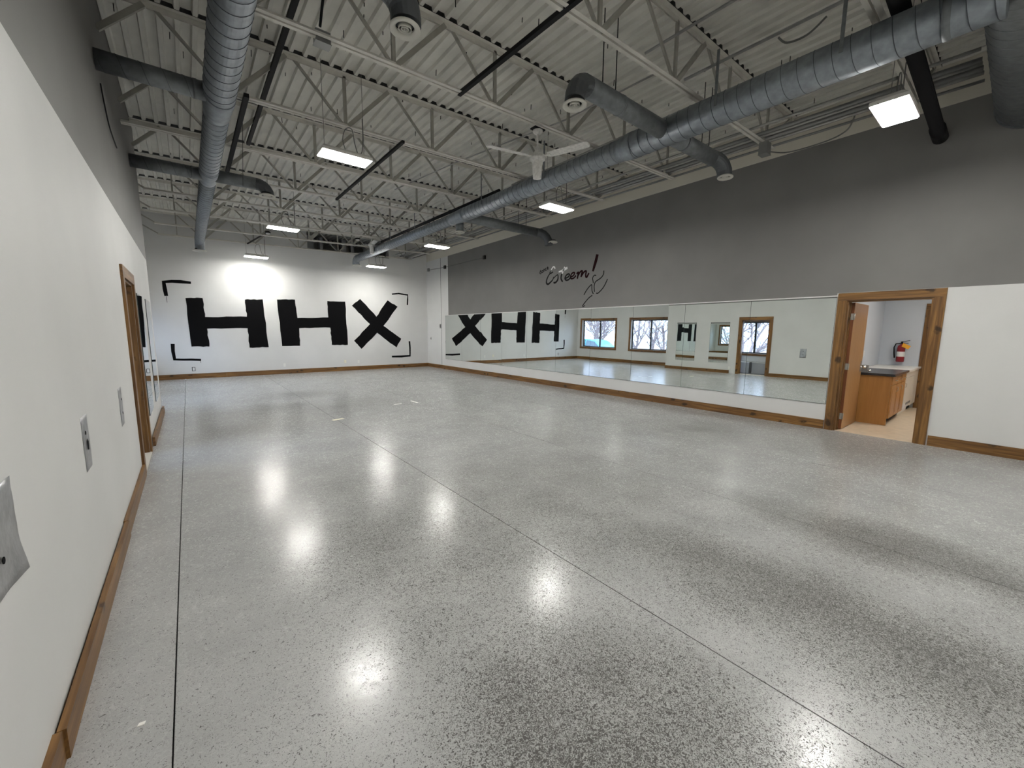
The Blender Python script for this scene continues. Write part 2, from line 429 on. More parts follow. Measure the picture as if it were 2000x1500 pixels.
# back wall, with an opening above the paint into the dark roof space of the next unit
mb = MB()
mb.box(XA-0.24, L, 0, 3.93, L+0.2, TOP+.1); mb.box(6.84, L, 0, W+0.15, L+0.2, TOP+.1); mb.box(3.93, L, 0, 6.84, L+0.2, 4.30)
struct('wall_back', mb, M_WHITE)
mb = MB(); mb.box(3.5, L+2.2, 4.0, 7.3, L+2.3, 5.2); mb.box(3.5, L+0.2, 4.0, 7.3, L+2.2, 4.1); mb.box(3.5, L+.2, 4.1, 3.6, L+2.2, 5.2); mb.box(7.2, L+.2, 4.1, 7.3, L+2.2, 5.2)
struct('wall_roof_space', mb, mat('roof_space', (0.55, 0.55, 0.53), 0.8))
for i, xx in enumerate((4.05, 4.5, 5.25, 5.6, 6.1, 6.6)):
    o = obj('roof_stud', B(xx, L+0.55+0.1*(i % 2), 4.101, xx+(0.22, 0.10, 0.16, 0.12, 0.20, 0.12)[i], L+0.75+0.1*(i % 2), 4.88), M_BIN)
    o['label'] = 'dark upright in the opening above the back wall, %s from the left' % ORD[i]; o['category'] = 'stud'; o['group'] = 'uprights in the roof opening'
struct('wall_front', B(XA-0.24, YF-0.2, 0, W+0.15, YF, TOP+.1), M_WHITE)
# right wall with the kitchen door opening
K0, K1, KH = 0.785, 1.718, 2.04
mb = MB(); xw = W + 0.15
mb.box(W, YF, 0, xw, K0, TOP+.1); mb.box(W, K1, 0, xw, L, TOP+.1); mb.box(W, K0, KH, xw, K1, TOP+.1)
struct('wall_right', mb, M_RIGHT)
struct('trim_1', B(W-0.012, 1.84, 2.110, W, 13.95, 2.127), M_WHITEP)       # white strip along the top of the mirrors
struct('trim_2', B(W-0.004, 14.525, 0.15, W, 14.54, 4.35), M_MEDGE)        # narrow reveal at the white end of the right wall

# baseboards: boards butted end to end
def boards(name, pieces, m):
    r = sroot(name, (pieces[0][0], pieces[0][1], 0))
    for p in pieces: obj('board', B(*p), m, r)
    return r
def split_y(x0, x1, y0, y1, h, step):
    out = []; y = y0; j = 0
    while y < y1 - 0.01:
        e = min(y1, y+step+random.uniform(-.35, .35))
        if y1 - e < 0.5: e = y1
        jx = random.uniform(0, 0.004)
        out.append((x0, y+0.001, 0, x1+(jx if x1 > x0 and x0 >= 0 and x0 < 1 else 0), e-0.001, h+random.uniform(-.002, .002))); y = e
    return out
boards('baseboard_left', [(0.0, YF, 0, 0.024, -1.0, 0.118), (0.0, -0.998, 0, 0.024, 1.968, 0.118), (0.009, 1.97, 0, 0.034, 3.97, 0.119), (0.002, 3.972, 0, 0.028, D0-0.118, 0.121)], WY)
boards('baseboard_left_far', [(0.010, D1y+0.35, 0, 0.038, YC, 0.120)], WY)
boards('baseboard_alcove', split_y(XA, XA+0.02, YC, L-0.02, 0.15, 2.4), WY)
boards('baseboard_back', [(a, L-0.02, 0, b, L, 0.15) for a, b in ((XA+.02, 1.35), (1.352, 3.1), (3.102, 5.6), (5.602, W-.02))], WX)
boards('baseboard_right', [(W-0.02, a, 0, W, b, 0.145) for a, b in ((1.845, 4.2), (4.202, 7.1), (7.102, 10.3), (10.302, 13.1), (13.102, L-.02))], WY)
boards('baseboard_right_near', [(W-0.02, YF, 0, W, -1.6, 0.142), (W-0.02, -1.598, 0, W, 0.655, 0.142)], WY)

# ------------------------------------------------------------------ doors and windows
def casing_x(root, x0, x1, y0, y1, zt, c, jx0, jx1):
    """casing boards on a wall plane (x0..x1), plus jambs through the wall (jx0..jx1)"""
    obj('casing', B(x0, y0-c, 0, x1, y0, zt), WZ, root)
    obj('casing', B(x0, y1, 0, x1, y1+c, zt), WZ, root)
    obj('casing', B(x0, y0-c, zt+0.001, x1, y1+c, zt+c), WY, root)
    obj('jamb', B(jx0, y0, 0, jx1, y0+0.02, zt-0.02), WZ, root)
    obj('jamb', B(jx0, y1-0.02, 0, jx1, y1, zt-0.02), WZ, root)
    obj('jamb', B(jx0, y0, zt-0.02, jx1, y1, zt), WY, root)
d1 = sroot('door_1', (W, K1, 0))
casing_x(d1, W-0.022, W, K0, K1, KH, 0.115, W+0.001, W+0.15)
leaf = obj('leaf', B(W+0.158, 1.648, 0.012, W+0.158+0.89, 1.690, 2.015), DOORW, d1)
obj('leaf_edge', B(W+0.152, 1.649, 0.013, W+0.1575, 1.689, 2.014), DOOREDGE, leaf)
for z in (0.22, 1.02, 1.80):
    mb = B(W+0.146, 1.652, z-0.05, W+0.1515, 1.686, z+0.05); mb.tube([(W+0.148, 1.642, z-0.05), (W+0.148, 1.642, z+0.05)], 0.008, 8)
    obj('hinge', mb, M_STEEL, leaf)
kx = W+0.158+0.89-0.07
mb = MB(); mb.lathe([(0.0, -0.075), (0.022, -0.07), (0.028, -0.05), (0.022, -0.03), (0.010, -0.022), (0.010, 0), (0.034, 0), (0.034, -0.006)], (kx, 1.648, 0.98), 16, 'y')
obj('knob', mb, M_CHROME, leaf)
mb = MB(); mb.lathe([(0.0, 0.075), (0.022, 0.07), (0.028, 0.05), (0.022, 0.03), (0.010, 0.022), (0.010, 0)], (kx, 1.690, 0.98), 16, 'y')
obj('knob', mb, M_CHROME, leaf)
obj('latch_plate', B(kx-.035, 1.6462, 0.90, kx+.045, 1.6478, 1.08), M_BOX, leaf)
# stop moulding seen inside the frame
obj('door_stop', B(W+0.10, K1-0.034, 0, W+0.14, K1-0.0205, KH-0.02), WZ, d1)

d2 = sroot('door_2', (0, D0, 0))
casing_x(d2, 0.0, 0.022, D0, D1y, DH, 0.115, -0.12, -0.001)
mb = B(-0.16, D0, 0.0, 0.02, D1y, 0.012); obj('threshold', mb, mat('pale_threshold', (0.62, 0.57, 0.48), 0.5), d2)

for i, (a, b, c, d) in enumerate(WIN):
    w = sroot('window_%d' % (i+1), (XA, (a+b)/2, c))
    k = 0.105 if i < 2 else 0.09
    xx0, xx1 = XA, XA+0.022
    obj('casing', B(xx0, a-k, c, xx1, a, d), WZ, w); obj('casing', B(xx0, b, c, xx1, b+k, d), WZ, w)
    obj('casing', B(xx0, a-k, d+0.001, xx1, b+k, d+k), WY, w); obj('casing', B(xx0, a-k, c-k, xx1+.01, b+k, c-0.001), WY, w)
    f = MB(); g0, g1 = XA-0.20, XA-0.15; t = 0.045
    f.box(g0, a, c, g1, a+t, d); f.box(g0, b-t, c, g1, b, d); f.box(g0, a+t, c, g1, b-t, c+t); f.box(g0, a+t, d-t, g1, b-t, d)
    obj('frame', f, M_BRONZE, w)
    mid = (a+b)/2 + (0.0 if i < 2 else 0.12)
    obj('mullion', B(g0-.005, mid-0.035, c+t, g1+.005, mid+0.035, d-t), M_BRONZE, w)
    obj('pane', B(g0+.02, a+t, c+t, g0+.026, mid-0.035, d-t), M_GLASS, w)
    obj('pane', B(g0+.03, mid+0.035, c+t, g0+.036, b-t, d-t), M_GLASS, w)

# ================================================================== ROOF STEEL
JY = [2.688 + 1.6126*k for k in range(-4, 9)]
JY[-1] = 15.55
NODES = [-0.23 + 1.28*k for k in range(0, 7)]
def joist(idx, y):
    inside = YS < y < YC
    xl = 0.002 if inside else -0.94
    xs_, xe = (0.002 if inside else 0.02), 7.70
    lab = 'open-web steel roof joist, %s counted from the camera towards the painted back wall' % ORD[idx-2] if idx >= 2 else 'open-web steel roof joist behind the camera, %s one' % ['farther', 'nearer'][idx]
    t = thing('bar_joist', lab, 'roof joist', (4.0, y, zjb(4.0)), 'open-web steel joists under the roof deck')
    def chord(x0, x1, zf, leg, gap, upside):
        mb = MB()
        for s in (-1, 1):
            ya, yb = sorted((y + s*gap/2, y + s*(gap/2+leg)))
            yi, yo = sorted((y + s*gap/2, y + s*(gap/2+0.005)))
            k = len(mb.v)
            th = 0.005; hz = leg
            for (A, Bb, zb, zt) in ((ya, yb, 0, th), (yi, yo, th, hz)):
                if upside: zb, zt = -zt, -zb
                k = len(mb.v)
                for xx in (x0, x1):
                    z = zf(xx); mb.v += [(xx, A, z+zb), (xx, Bb, z+zb), (xx, Bb, z+zt), (xx, A, z+zt)]
                for q in ((0,1,2,3),(7,6,5,4),(0,4,5,1),(1,5,6,2),(2,6,7,3),(3,7,4,0)): mb.face([k+i for i in q])
        return mb
    obj('bottom_chord', chord(xs_, xe, zjb, 0.040, 0.022, False), M_JOIST, t)
    obj('top_chord', chord(xl, W-0.005, lambda q: zdeck(q)-0.002, 0.052, 0.016, True), M_JOIST, t)
    def web(xa, za, xb, zb, w, d=0.02):
        obj('web', MB().bar((xa, y, za), (xb, y, zb), d, w, (0, 1, 0)), M_JSHADE, t)
    zt = lambda q: zdeck(q) - 0.03
    zb_ = lambda q: zjb(q) + 0.025
    for nx in NODES:
        if nx > 0.05: web(nx, zb_(nx), nx, zt(nx), 0.026, 0.040)
        xl2 = nx - 0.60
        if nx > 0.3: web(nx-0.03, zb_(nx), xl2, zt(xl2), 0.022, 0.032)
        xr2 = nx + 0.60
        if nx < 0:
            if inside: fr = (0.004 - nx)/(xr2-nx); web(0.004, zb_(nx)+(zt(xr2)-zb_(nx))*fr, xr2, zt(xr2), 0.034, 0.050)
            continue
        if nx > 7.2: xr2 = 8.36
        web(nx+0.03, zb_(nx), xr2, zt(xr2), 0.034, 0.050)
    if not inside:
        web(0.04, zb_(0.04), -0.92, zt(-0.92), 0.022, 0.030)
        web(0.45, zt(.45), 0.04+.40, zb_(.44), 0.02, 0.02)
    return t
for i, y in enumerate(JY): joist(i, y)

# bridging pipes and braces between the joists
def pipe(name, pts, r, m, label, cat, group=None, n=8):
    if name.startswith('cable'): pts = smooth(pts)
    o = obj(name, MB().tube(pts, r, n), m); return tag(o, label, cat, group)
def angle(name, a, b, w, m, label, cat, group=None):
    o = obj(name, MB().bar(a, b, w, w*0.9), m); return tag(o, label, cat, group)
angle('bridging_bar', (3.19, 2.3, zjb(3.2)+0.012), (3.13, 4.34, zjb(3.1)+0.012), 0.045, M_BLKPIPE, 'black bridging bar between the two nearest joists at top centre', 'bridging bar', 'black bridging bars')
angle('bridging_bar', (3.09, 5.8, zjb(3.1)-0.02), (3.09, 9.15, zjb(3.1)-0.02), 0.040, M_BLKPIPE, 'long black bridging bar right of the nearest left-hand lamp', 'bridging bar', 'black bridging bars')
angle('bridging_bar', (1.19, 5.7, 4.13), (1.19, 8.6, 4.13), 0.050, M_BLKPIPE, 'black bar close to the right side of the left spiral duct', 'bridging bar', 'black bridging bars')
angle('bridging_bar', (1.50, 3.0, 4.60), (1.50, 8.4, 4.60), 0.050, M_BLKPIPE, 'long black bar under the deck, left of the round diffuser at top', 'bridging bar', 'black bridging bars')

# pipes running along the room
pipe('gas_pipe', [(5.44, 0.66, 4.224), (5.40, 6.2, 4.224)], 0.022, M_COND, 'light grey pipe lying along the top of the right-hand spiral duct', 'pipe')
pipe('drain_pipe', [(5.40, 6.6, 4.23), (5.36, 12.6, 4.23)], 0.035, M_BLKPIPE, 'black pipe above the far half of the right-hand spiral duct', 'pipe')
pipe('vent_pipe', [(2.6, 0.94, 4.49), (W-0.36, 0.94, 4.132), (W-0.35, 0.94, 4.131), (W-.002, 0.94, 4.11)], [0.066, 0.066, 0.078, 0.078], M_BLKPIPE, 'thick black pipe running to the right wall beside the nearest lamp', 'pipe', n=16)
for i, (xc, zc, r) in enumerate(((6.98, 4.415, 0.018), (7.20, 4.40, 0.026), (7.30, 4.40, 0.021), (7.42, 4.40, 0.030), (7.54, 4.40, 0.021), (7.72, 4.385, 0.017))):
    pipe('conduit', [(xc, 0.56, zc), (xc, 6, zc+0.01), (xc, L-0.25, zc)], r, M_COND if i % 2 == 0 else M_BOX,
         '%s conduit from the right wall in the bundle resting on the joist ends' % ['sixth', 'fifth', 'fourth', 'third', 'second', 'first'][i], 'conduit', 'conduits along the right wall', 6)
pipe('conduit', [(4.72, YF+.2, 4.62), (4.70, 2.95, 4.62)], 0.014, M_COND, 'thin light conduit under the deck ending at a joist, left of the two at top', 'conduit', 'conduits under the deck', 6)
pipe('conduit', [(5.53, YF+.2, 4.62), (5.49, 2.92, 4.62)], 0.016, M_COND, 'thin light conduit under the deck just above the spiral duct at upper right', 'conduit', 'conduits under the deck', 6)
pipe('conduit', [(5.08, 3.0, 4.60), (5.02, 4.5, 4.60), (4.60, 6.8, 4.62), (4.30, 9.0, 4.62)], 0.010, M_COND, 'thin conduit slanting between joists beside the near ceiling fan', 'conduit', 'conduits under the deck', 6)
pipe('cable_loop', [(5.50, 1.9, 4.58), (5.52, 1.82, 4.50), (5.53, 1.65, 4.49), (5.54, 1.5, 4.58)], 0.010, M_WIRE, 'sagging dark cable with a clip under the light conduit at upper right', 'cable', n=6)
pipe('cable_loop', [(7.66, 2.69, 4.29), (7.70, 2.45, 4.22), (7.70, 2.0, 4.22), (7.68, 1.78, 4.27), (7.62, 1.70, 4.36), (7.60, 1.68, 4.42)], 0.009, M_WIRE, 'thin cable curving up from the joist end to the conduits near the lamp', 'cable', n=6)
def jbox(c, s, label):
    t = thing('junction_box', label, 'junction box', (c[0], c[1], c[2]-s[2]/2), 'grey electrical boxes on the joists')
    obj('housing', B(c[0]-s[0]/2, c[1]-s[1]/2, c[2]-s[2]/2, c[0]+s[0]/2, c[1]+s[1]/2, c[2]+s[2]/2), M_BOX, t)
    obj('cover', B(c[0]-s[0]/2-.006, c[1]-s[1]/2-.006, c[2]-s[2]/2-.006, c[0]+s[0]/2+.006, c[1]+s[1]/2+.006, c[2]-s[2]/2-0.0005), M_BOX, t)
jbox((7.26, 2.62, 4.20), (0.15, 0.11, 0.16), 'grey electrical box hanging at the right end of the nearest joist')
jbox((1.66, 4.36, 4.22), (0.13, 0.10, 0.10), 'grey electrical box on a joist beside the top of the left duct')
pipe('cable', [(1.63, 3.2, 4.72), (1.66, 3.7, 4.66), (1.63, 4.05, 4.5), (1.64, 4.33, 4.30)], 0.012, M_BLKPIPE, 'black cable dropping to the grey box beside the left duct', 'cable', n=6)

# ================================================================== DUCTS
def helix(a, b, r, pitch, rr=0.0028, n=24):
    """raised lock seam winding round a straight duct from a to b"""
    a = Vector(a); b = Vector(b); d = b-a; Ln = d.length; d.normalize()
    u = d.cross(Vector((0, 0, 1))).normalized(); v = d.cross(u)
    pts = []; turns = Ln/pitch; N = int(turns*n)
    for i in range(N+1):
        t = i/n*2*PI; pts.append(a + d*(Ln*i/N) + (u*math.cos(t)+v*math.sin(t))*(r+0.001))
    return MB().tube(pts, rr, 4, sm=False)
def diffuser(root, c, r):
    o = obj('diffuser', MB().lathe([(r, 0.012), (r, 0.0), (r*0.93, -0.008), (r*0.62, 0.010), (r*0.60, 0.03), (r*0.66, 0.035), (r*0.9, 0.022)], c, 28, closed=True), M_DIFF, root)
    obj('diffuser_throat', MB().lathe([(r*0.61, 0.02), (r*0.61, 0.06), (0.0, 0.06)], c, 24), M_DARK, o)
    for q in (0.44, 0.25):
        obj('diffuser_ring', MB().lathe([(r*q, 0.002), (r*(q-.03), 0.03), (r*(q-.05), 0.03), (r*(q-.035), -0.002)], c, 24, closed=True), M_DIFF, o)
    obj('diffuser_cone', MB().lathe([(0.0, -0.004), (r*0.08, 0.002), (r*0.11, 0.03), (0.0, 0.035)], c, 16), M_DIFF, o)
def elbow(root, p0, p1, r, name='elbow', m=None):
    """quarter bend from horizontal end p0 to vertical drop ending at p1 (gored in five pieces)"""
    p0 = Vector(p0); p1 = Vector(p1); h = Vector((p1.x, p1.y, p0.z)) - p0; R = h.length; h.normalize()
    pts = []
    for i in range(6):
        t = PI/2*i/5; pts.append(p0 + h*(R*math.sin(t)) + Vector((0, 0, -1))*(R*(1-math.cos(t))))
    if pts[-1].z > p1.z + 0.02: pts.append(p1)
    obj(name, MB().tube(pts, [r]*len(pts), 20, sm=False), m or M_FLEX, root)
def rod(root, x, y, z0, z1, w=0.012): obj('hanger_rod', MB().tube([(x, y, z0), (x, y, z1)], w/2, 6), M_BLKPIPE, root)
def collar(root, c, r, axis, L_=0.03):
    a = Vector(c); d = {'x': Vector((1, 0, 0)), 'y': Vector((0, 1, 0)), 'z': Vector((0, 0, 1))}[axis]
    obj('collar', MB().tube([a-d*L_/2, a+d*L_/2], r+0.004, 24), M_BRANCH, root)

# --- left spiral duct
t = thing('left_spiral_duct', 'long galvanised spiral duct running beside the left wall', 'air duct', (0.92, 7.0, 3.93))
t.name = 'spiral_duct'
z1 = 3.95; xc = 0.918
segs = [(YF+0.2, 5.45, 0.142), (5.95, 8.00, 0.122), (8.6, 14.35, 0.112)]
for (a, b, r) in segs:
    o = obj('duct_section', MB().tube([(xc, a, z1), (xc, b, z1)], r, 32), M_DUCT, t)
    obj('spiral_seam', helix((xc, a, z1), (xc, b, z1), r, 0.150), M_SEAM, o)
obj('reducer', MB().tube([(xc, 5.45, z1), (xc, 5.50, z1), (xc, 5.86, z1), (xc, 5.95, z1)], [0.146, 0.146, 0.128, 0.126], 32), M_DUCT, t)
obj('reducer', MB().tube([(xc, 8.0, z1), (xc, 8.06, z1), (xc, 8.5, z1), (xc, 8.6, z1)], [0.126, 0.126, 0.117, 0.115], 32), M_DUCT, t)
elbow(t, (xc, 14.35, z1), (xc, 14.5, 3.70), 0.112, m=M_DUCT); diffuser(t, (xc-.02, 14.5, 3.67), 0.165)
# branch into the left wall (near), branch across (far), branch at top of picture
for (ya, z, r) in ((5.50, 3.95, 0.088), (8.30, 3.94, 0.090)):
    o = obj('branch_duct', MB().tube([(0.002, ya, z), (xc-0.05, ya, z)], r, 24), M_BRANCH, t)
    collar(t, (xc-0.20, ya, z), r, 'x')
    obj('spiral_seam', helix((0.01, ya, z), (xc-0.1, ya, z), r, 0.16), M_SEAM, o)
obj('branch_duct', MB().tube([(xc+0.06, 8.30, 3.955), (1.56, 8.30, 3.955)], 0.095, 24), M_BRANCH, t)
elbow(t, (1.56, 8.30, 3.955), (1.72, 8.25, 3.79), 0.095); diffuser(t, (1.70, 8.22, 3.76), 0.10*1.25)
obj('branch_duct', MB().tube([(xc+0.06, 3.06, 3.98), (1.72, 3.06, 3.98)], 0.11, 24), M_BRANCH, t)
elbow(t, (1.72, 3.06, 3.98), (1.90, 3.06, 3.76), 0.110); diffuser(t, (1.89, 3.06, 3.72), 0.112)
obj('hanger_strap', MB().bar((1.36, 8.20, 3.86), (1.27, 6.8, 4.45), 0.004, 0.05), M_BLKPIPE, t)
rod(t, xc+0.13, 3.7, z1, 4.83); rod(t, xc+0.12, 7.35, z1, 4.83); rod(t, xc+.11, 10.6, z1, 4.83)
obj('damper_handle', MB().bar((1.62, 3.0, 3.90), (1.78, 2.96, 3.88), 0.012), M_BLKPIPE, t)

# --- right spiral duct
t = thing('spiral_duct', 'long galvanised spiral duct right of the ceiling fan, joined to a large main duct', 'air duct', (5.4, 7.0, 4.02))
z2 = 4.03; xd = 5.36
segs = [(0.32, 3.50, 0.165), (3.75, 7.75, 0.142), (8.35, 14.95, 0.118)]
for (a, b, r) in segs:
    o = obj('duct_section', MB().tube([(xd, a, z2), (xd, b, z2)], r, 32), M_DUCT, t)
    obj('spiral_seam', helix((xd, a, z2), (xd, b, z2), r, 0.135), M_SEAM, o)
obj('reducer', MB().tube([(xd, 3.50, z2), (xd, 3.55, z2), (xd, 3.70, z2), (xd, 3.75, z2)], [0.168, 0.168, 0.147, 0.145], 32), M_DUCT, t)
obj('reducer', MB().tube([(xd, 7.75, z2), (xd, 7.80, z2), (xd, 8.28, z2), (xd, 8.35, z2)], [0.146, 0.146, 0.124, 0.122], 32), M_DUCT, t)
elbow(t, (xd, 14.95, z2), (xd, 15.1, 3.84), 0.118, m=M_DUCT); diffuser(t, (xd+.03, 15.1, 3.81), 0.165)
o = obj('branch_duct', MB().tube([(3.86, 3.04, z2-.01), (xd-0.08, 3.04, z2-.01)], 0.100, 24), M_BRANCH, t)
elbow(t, (3.86, 3.04, z2-.01), (3.64, 3.0, 3.78), 0.100); diffuser(t, (3.62, 2.98, 3.735), 0.118); collar(t, (4.40, 3.04, z2-.01), 0.100, 'x')
o = obj('branch_duct', MB().tube([(xd+0.1, 3.04, z2-.02), (6.52, 3.02, z2-.02)], 0.100, 24), M_BRANCH, t)
elbow(t, (6.52, 3.02, z2-.02), (6.72, 2.92, 3.79), 0.100); diffuser(t, (6.70, 2.90, 3.75), 0.105); collar(t, (5.75, 3.03, z2-.02), 0.102, 'x')
o = obj('branch_duct', MB().tube([(xd+0.1, 7.96, z2), (7.60, 7.96, z2)], 0.105, 24), M_BRANCH, t)
elbow(t, (7.60, 7.96, z2), (7.84, 7.75, 3.80), 0.105); diffuser(t, (7.84, 7.60, 3.755), 0.115)
obj('drop_duct', MB().tube([(5.46, 8.17, z2-.05), (5.46, 8.17, 3.76)], 0.088, 20), M_BRANCH, t); diffuser(t, (5.46, 8.17, 3.735), 0.115)
for (x, y) in ((4.32, 3.04), (4.10, 3.04), (6.22, 3.03), (6.42, 3.03), (7.0, 7.96), (7.25, 7.96)):
    rod(t, x, y, z2+.08, zdeck(x)-.05)
for y in (1.25, 2.35, 5.1, 6.9, 9.9, 11.5): obj('hanger_strap', B(xd-0.17, y, z2-.02, xd-0.165, y+0.03, zjb(5.2)+.3), M_BRANCH, t)
# --- trunk duct crossing above, into the right wall
t = [o for o in bpy.data.objects if o.name == 'spiral_duct.001'][0]
o = obj('trunk_duct', MB().tube([(3.0, 0.20, 4.28), (W-0.04, 0.20, 4.28)], 0.295, 40), M_BRANCH, t)
obj('spiral_seam', helix((3.0, 0.2, 4.28), (W-0.04, 0.2, 4.28), 0.295, 0.17, 0.0016, 32), M_BRANCH, o)
obj('wall_collar', MB().tube([(W-0.06, 0.20, 4.28), (W-.002, 0.20, 4.28)], 0.302, 40), M_BRANCH, t)
collar(t, (xd, 0.62, z2), 0.166, 'y', 0.05)

# ================================================================== LAMPS
def lamp(x, y, label, zl=3.75):
    t = thing('ceiling_lamp', label, 'lamp', (x, y, zl), 'suspended rectangular ceiling lamps')
    w, d = 0.31, 0.145
    mb = MB()
    k = 0
    mb.v += [(x-w, y-d, zl), (x+w, y-d, zl), (x+w, y+d, zl), (x-w, y+d, zl), (x-w, y-d, zl+0.035), (x+w, y-d, zl+0.035), (x+w, y+d, zl+0.035), (x-w, y+d, zl+0.035),
             (x-w*.9, y-d*.6, zl+0.075), (x+w*.9, y-d*.6, zl+0.075), (x+w*.9, y+d*.6, zl+0.075), (x-w*.9, y+d*.6, zl+0.075)]
    for q in ((0,1,5,4),(1,2,6,5),(2,3,7,6),(3,0,4,7),(4,5,9,8),(5,6,10,9),(6,7,11,10),(7,4,8,11),(8,9,10,11),(0,1,2,3)): mb.face(q)
    obj('housing', mb, M_LAMPW, t)
    mb = MB(); e = 0.012
    mb.box(x-w+e, y-d+e, zl-0.010, x+w-e, y+d-e, zl-0.0005)
    obj('lens', mb, M_LENS, t)
    for sx in (-1, 1):
        obj('wire', MB().tube([(x+sx*w*.8, y, zl+.06), (x+sx*w*.8, y, zdeck(x)-.02)], 0.003, 4), M_WIRE, t)
    pts = [(x+.02, y, zl+.07), (x-.02, y, zl+.22), (x+.02, y, zl+.36), (x+.10, y, zl+.38), (x+.13, y, zl+.22), (x+.17, y, zl+.10), (x+.22, y, zl+.13), (x+.24, y, zl+.30), (x+.24, y, zl+.55)]
    obj('cord', MB().tube(smooth(pts), 0.0055, 6), M_WIRE, t)
for x, y, lb in ((6.20, 1.03, 'bright square-looking lamp at upper right, nearest in view'),
                 (2.25, 5.74, 'bright rectangular lamp hanging left of centre, nearest of the left row in view'),
                 (5.88, 5.50, 'bright rectangular lamp hanging right of the ceiling fan, below the spiral duct'),
                 (2.31, 10.50, 'bright lamp of the left row, second from the camera, over the middle of the room'),
                 (5.85, 9.98, 'bright lamp of the right row beside the end of the spiral duct, over the mirrors'),
                 (2.29, 14.90, 'bright lamp close to the back wall above the first painted letter'),
                 (5.80, 14.32, 'bright lamp close to the back wall above the painted X'),
                 (2.25, 1.05, 'rectangular lamp of the left row just above the picture'),
                 (2.25, -3.2, 'rectangular lamp of the left row behind the camera'),
                 (6.10, -3.2, 'rectangular lamp of the right row behind the camera')):
    lamp(x, y, lb, 3.72 if y > 14 else 3.75)

# ================================================================== CEILING FANS
def fan(x, y, label, zt, rot, R=0.74, drop=True):
    t = thing('ceiling_fan', label, 'ceiling fan', (x, y, zt-0.66), 'three-bladed ceiling fans')
    obj('mount_plate', B(x-.09, y-.05, zt-0.012, x+.09, y+.05, zt+0.004), M_BLKPIPE, t)
    obj('canopy', MB().lathe([(0.0, -0.012), (0.065, -0.015), (0.068, -0.035), (0.05, -0.055), (0.03, -0.066), (0.0, -0.066)], (x, y, zt), 24), M_FAN, t)
    obj('downrod', MB().tube([(x, y, zt-.06), (x, y, zt-.26)], 0.012, 10), M_FAN, t)
    obj('yoke_cover', MB().lathe([(0.014, -0.20), (0.022, -0.23), (0.05, -0.30), (0.062, -0.315)], (x, y, zt), 20), M_FAN, t)
    obj('motor', MB().lathe([(0.0, -0.315), (0.08, -0.315), (0.10, -0.33), (0.10, -0.355), (0.105, -0.36), (0.105, -0.385), (0.08, -0.40), (0.0, -0.40)], (x, y, zt), 28), M_FAN, t)
    obj('switch_housing', MB().lathe([(0.068, -0.40), (0.066, -0.45), (0.060, -0.56), (0.055, -0.62), (0.0, -0.625)], (x, y, zt), 24), M_FAN, t)
    for k in range(3):
        a = rot + k*2*PI/3; c, s = math.cos(a), math.sin(a); mb = MB(); zz = zt-0.355
        def P(rr, ww, dz): return (x + c*rr - s*ww, y + s*rr + c*ww, zz+dz)
        for th in (0.0, 0.006):
            for rr, w in ((0.16, 0.045), (0.22, 0.058), (R-0.05, 0.062), (R-0.015, 0.05), (R, 0.025)):
                mb.v.append(P(rr, -w, th+0.012)); mb.v.append(P(rr, w, th-0.012))
        for i in range(4):
            j = 2*i; mb.face((j, j+1, j+3, j+2)); mb.face((10+j, 12+j, 13+j, 11+j)); mb.face((j, j+2, 12+j, 10+j)); mb.face((j+1, 11+j, 13+j, j+3))
        mb.face((0, 10, 11, 1)); mb.face((8, 9, 19, 18))
        bl = obj('blade', mb, M_FAN, t)
        mb = MB().bar(P(0.09, 0, 0.0), P(0.20, 0, 0.0), 0.035, 0.010); obj('blade_iron', mb, M_FAN, bl)
fan(4.32, 4.30, 'dusty white three-bladed ceiling fan hanging near the centre of the room', 4.20, math.radians(-72))
fan(5.17, 12.95, 'small-looking white ceiling fan far away near the back wall', 4.52, math.radians(20), 0.70)
# small dome lamps on the far joists
for x, y, z, lb in ((2.50, 13.9, 4.28, 'small white dome fitting under a far joist, left of the far lamps'), (4.86, 13.3, 4.34, 'small white dome fitting beside the far ceiling fan')):
    t = thing('dome_fitting', lb, 'ceiling fitting', (x, y, z), 'small white dome fittings')
    obj('dome', MB().lathe([(0.0, -0.045), (0.04, -0.035), (0.062, -0.01), (0.065, 0.0)], (x, y, z), 18), M_WHITEP, t)
    obj('base', MB().lathe([(0.07, 0.0), (0.07, 0.04), (0.0, 0.05)], (x, y, z), 18), M_BLKPIPE, t)
for a, b, lb in (((2.52, 13.92, 4.33), (2.15, 15.5, 4.19), 'black brace between the last two joists beside a dome fitting'), ((6.0, 13.6, 4.34), (6.6, 15.5, 4.32), 'dark brace between the last two joists near the right end')):
    angle('joist_brace', a, b, 0.035, M_BLKPIPE, lb, 'brace')

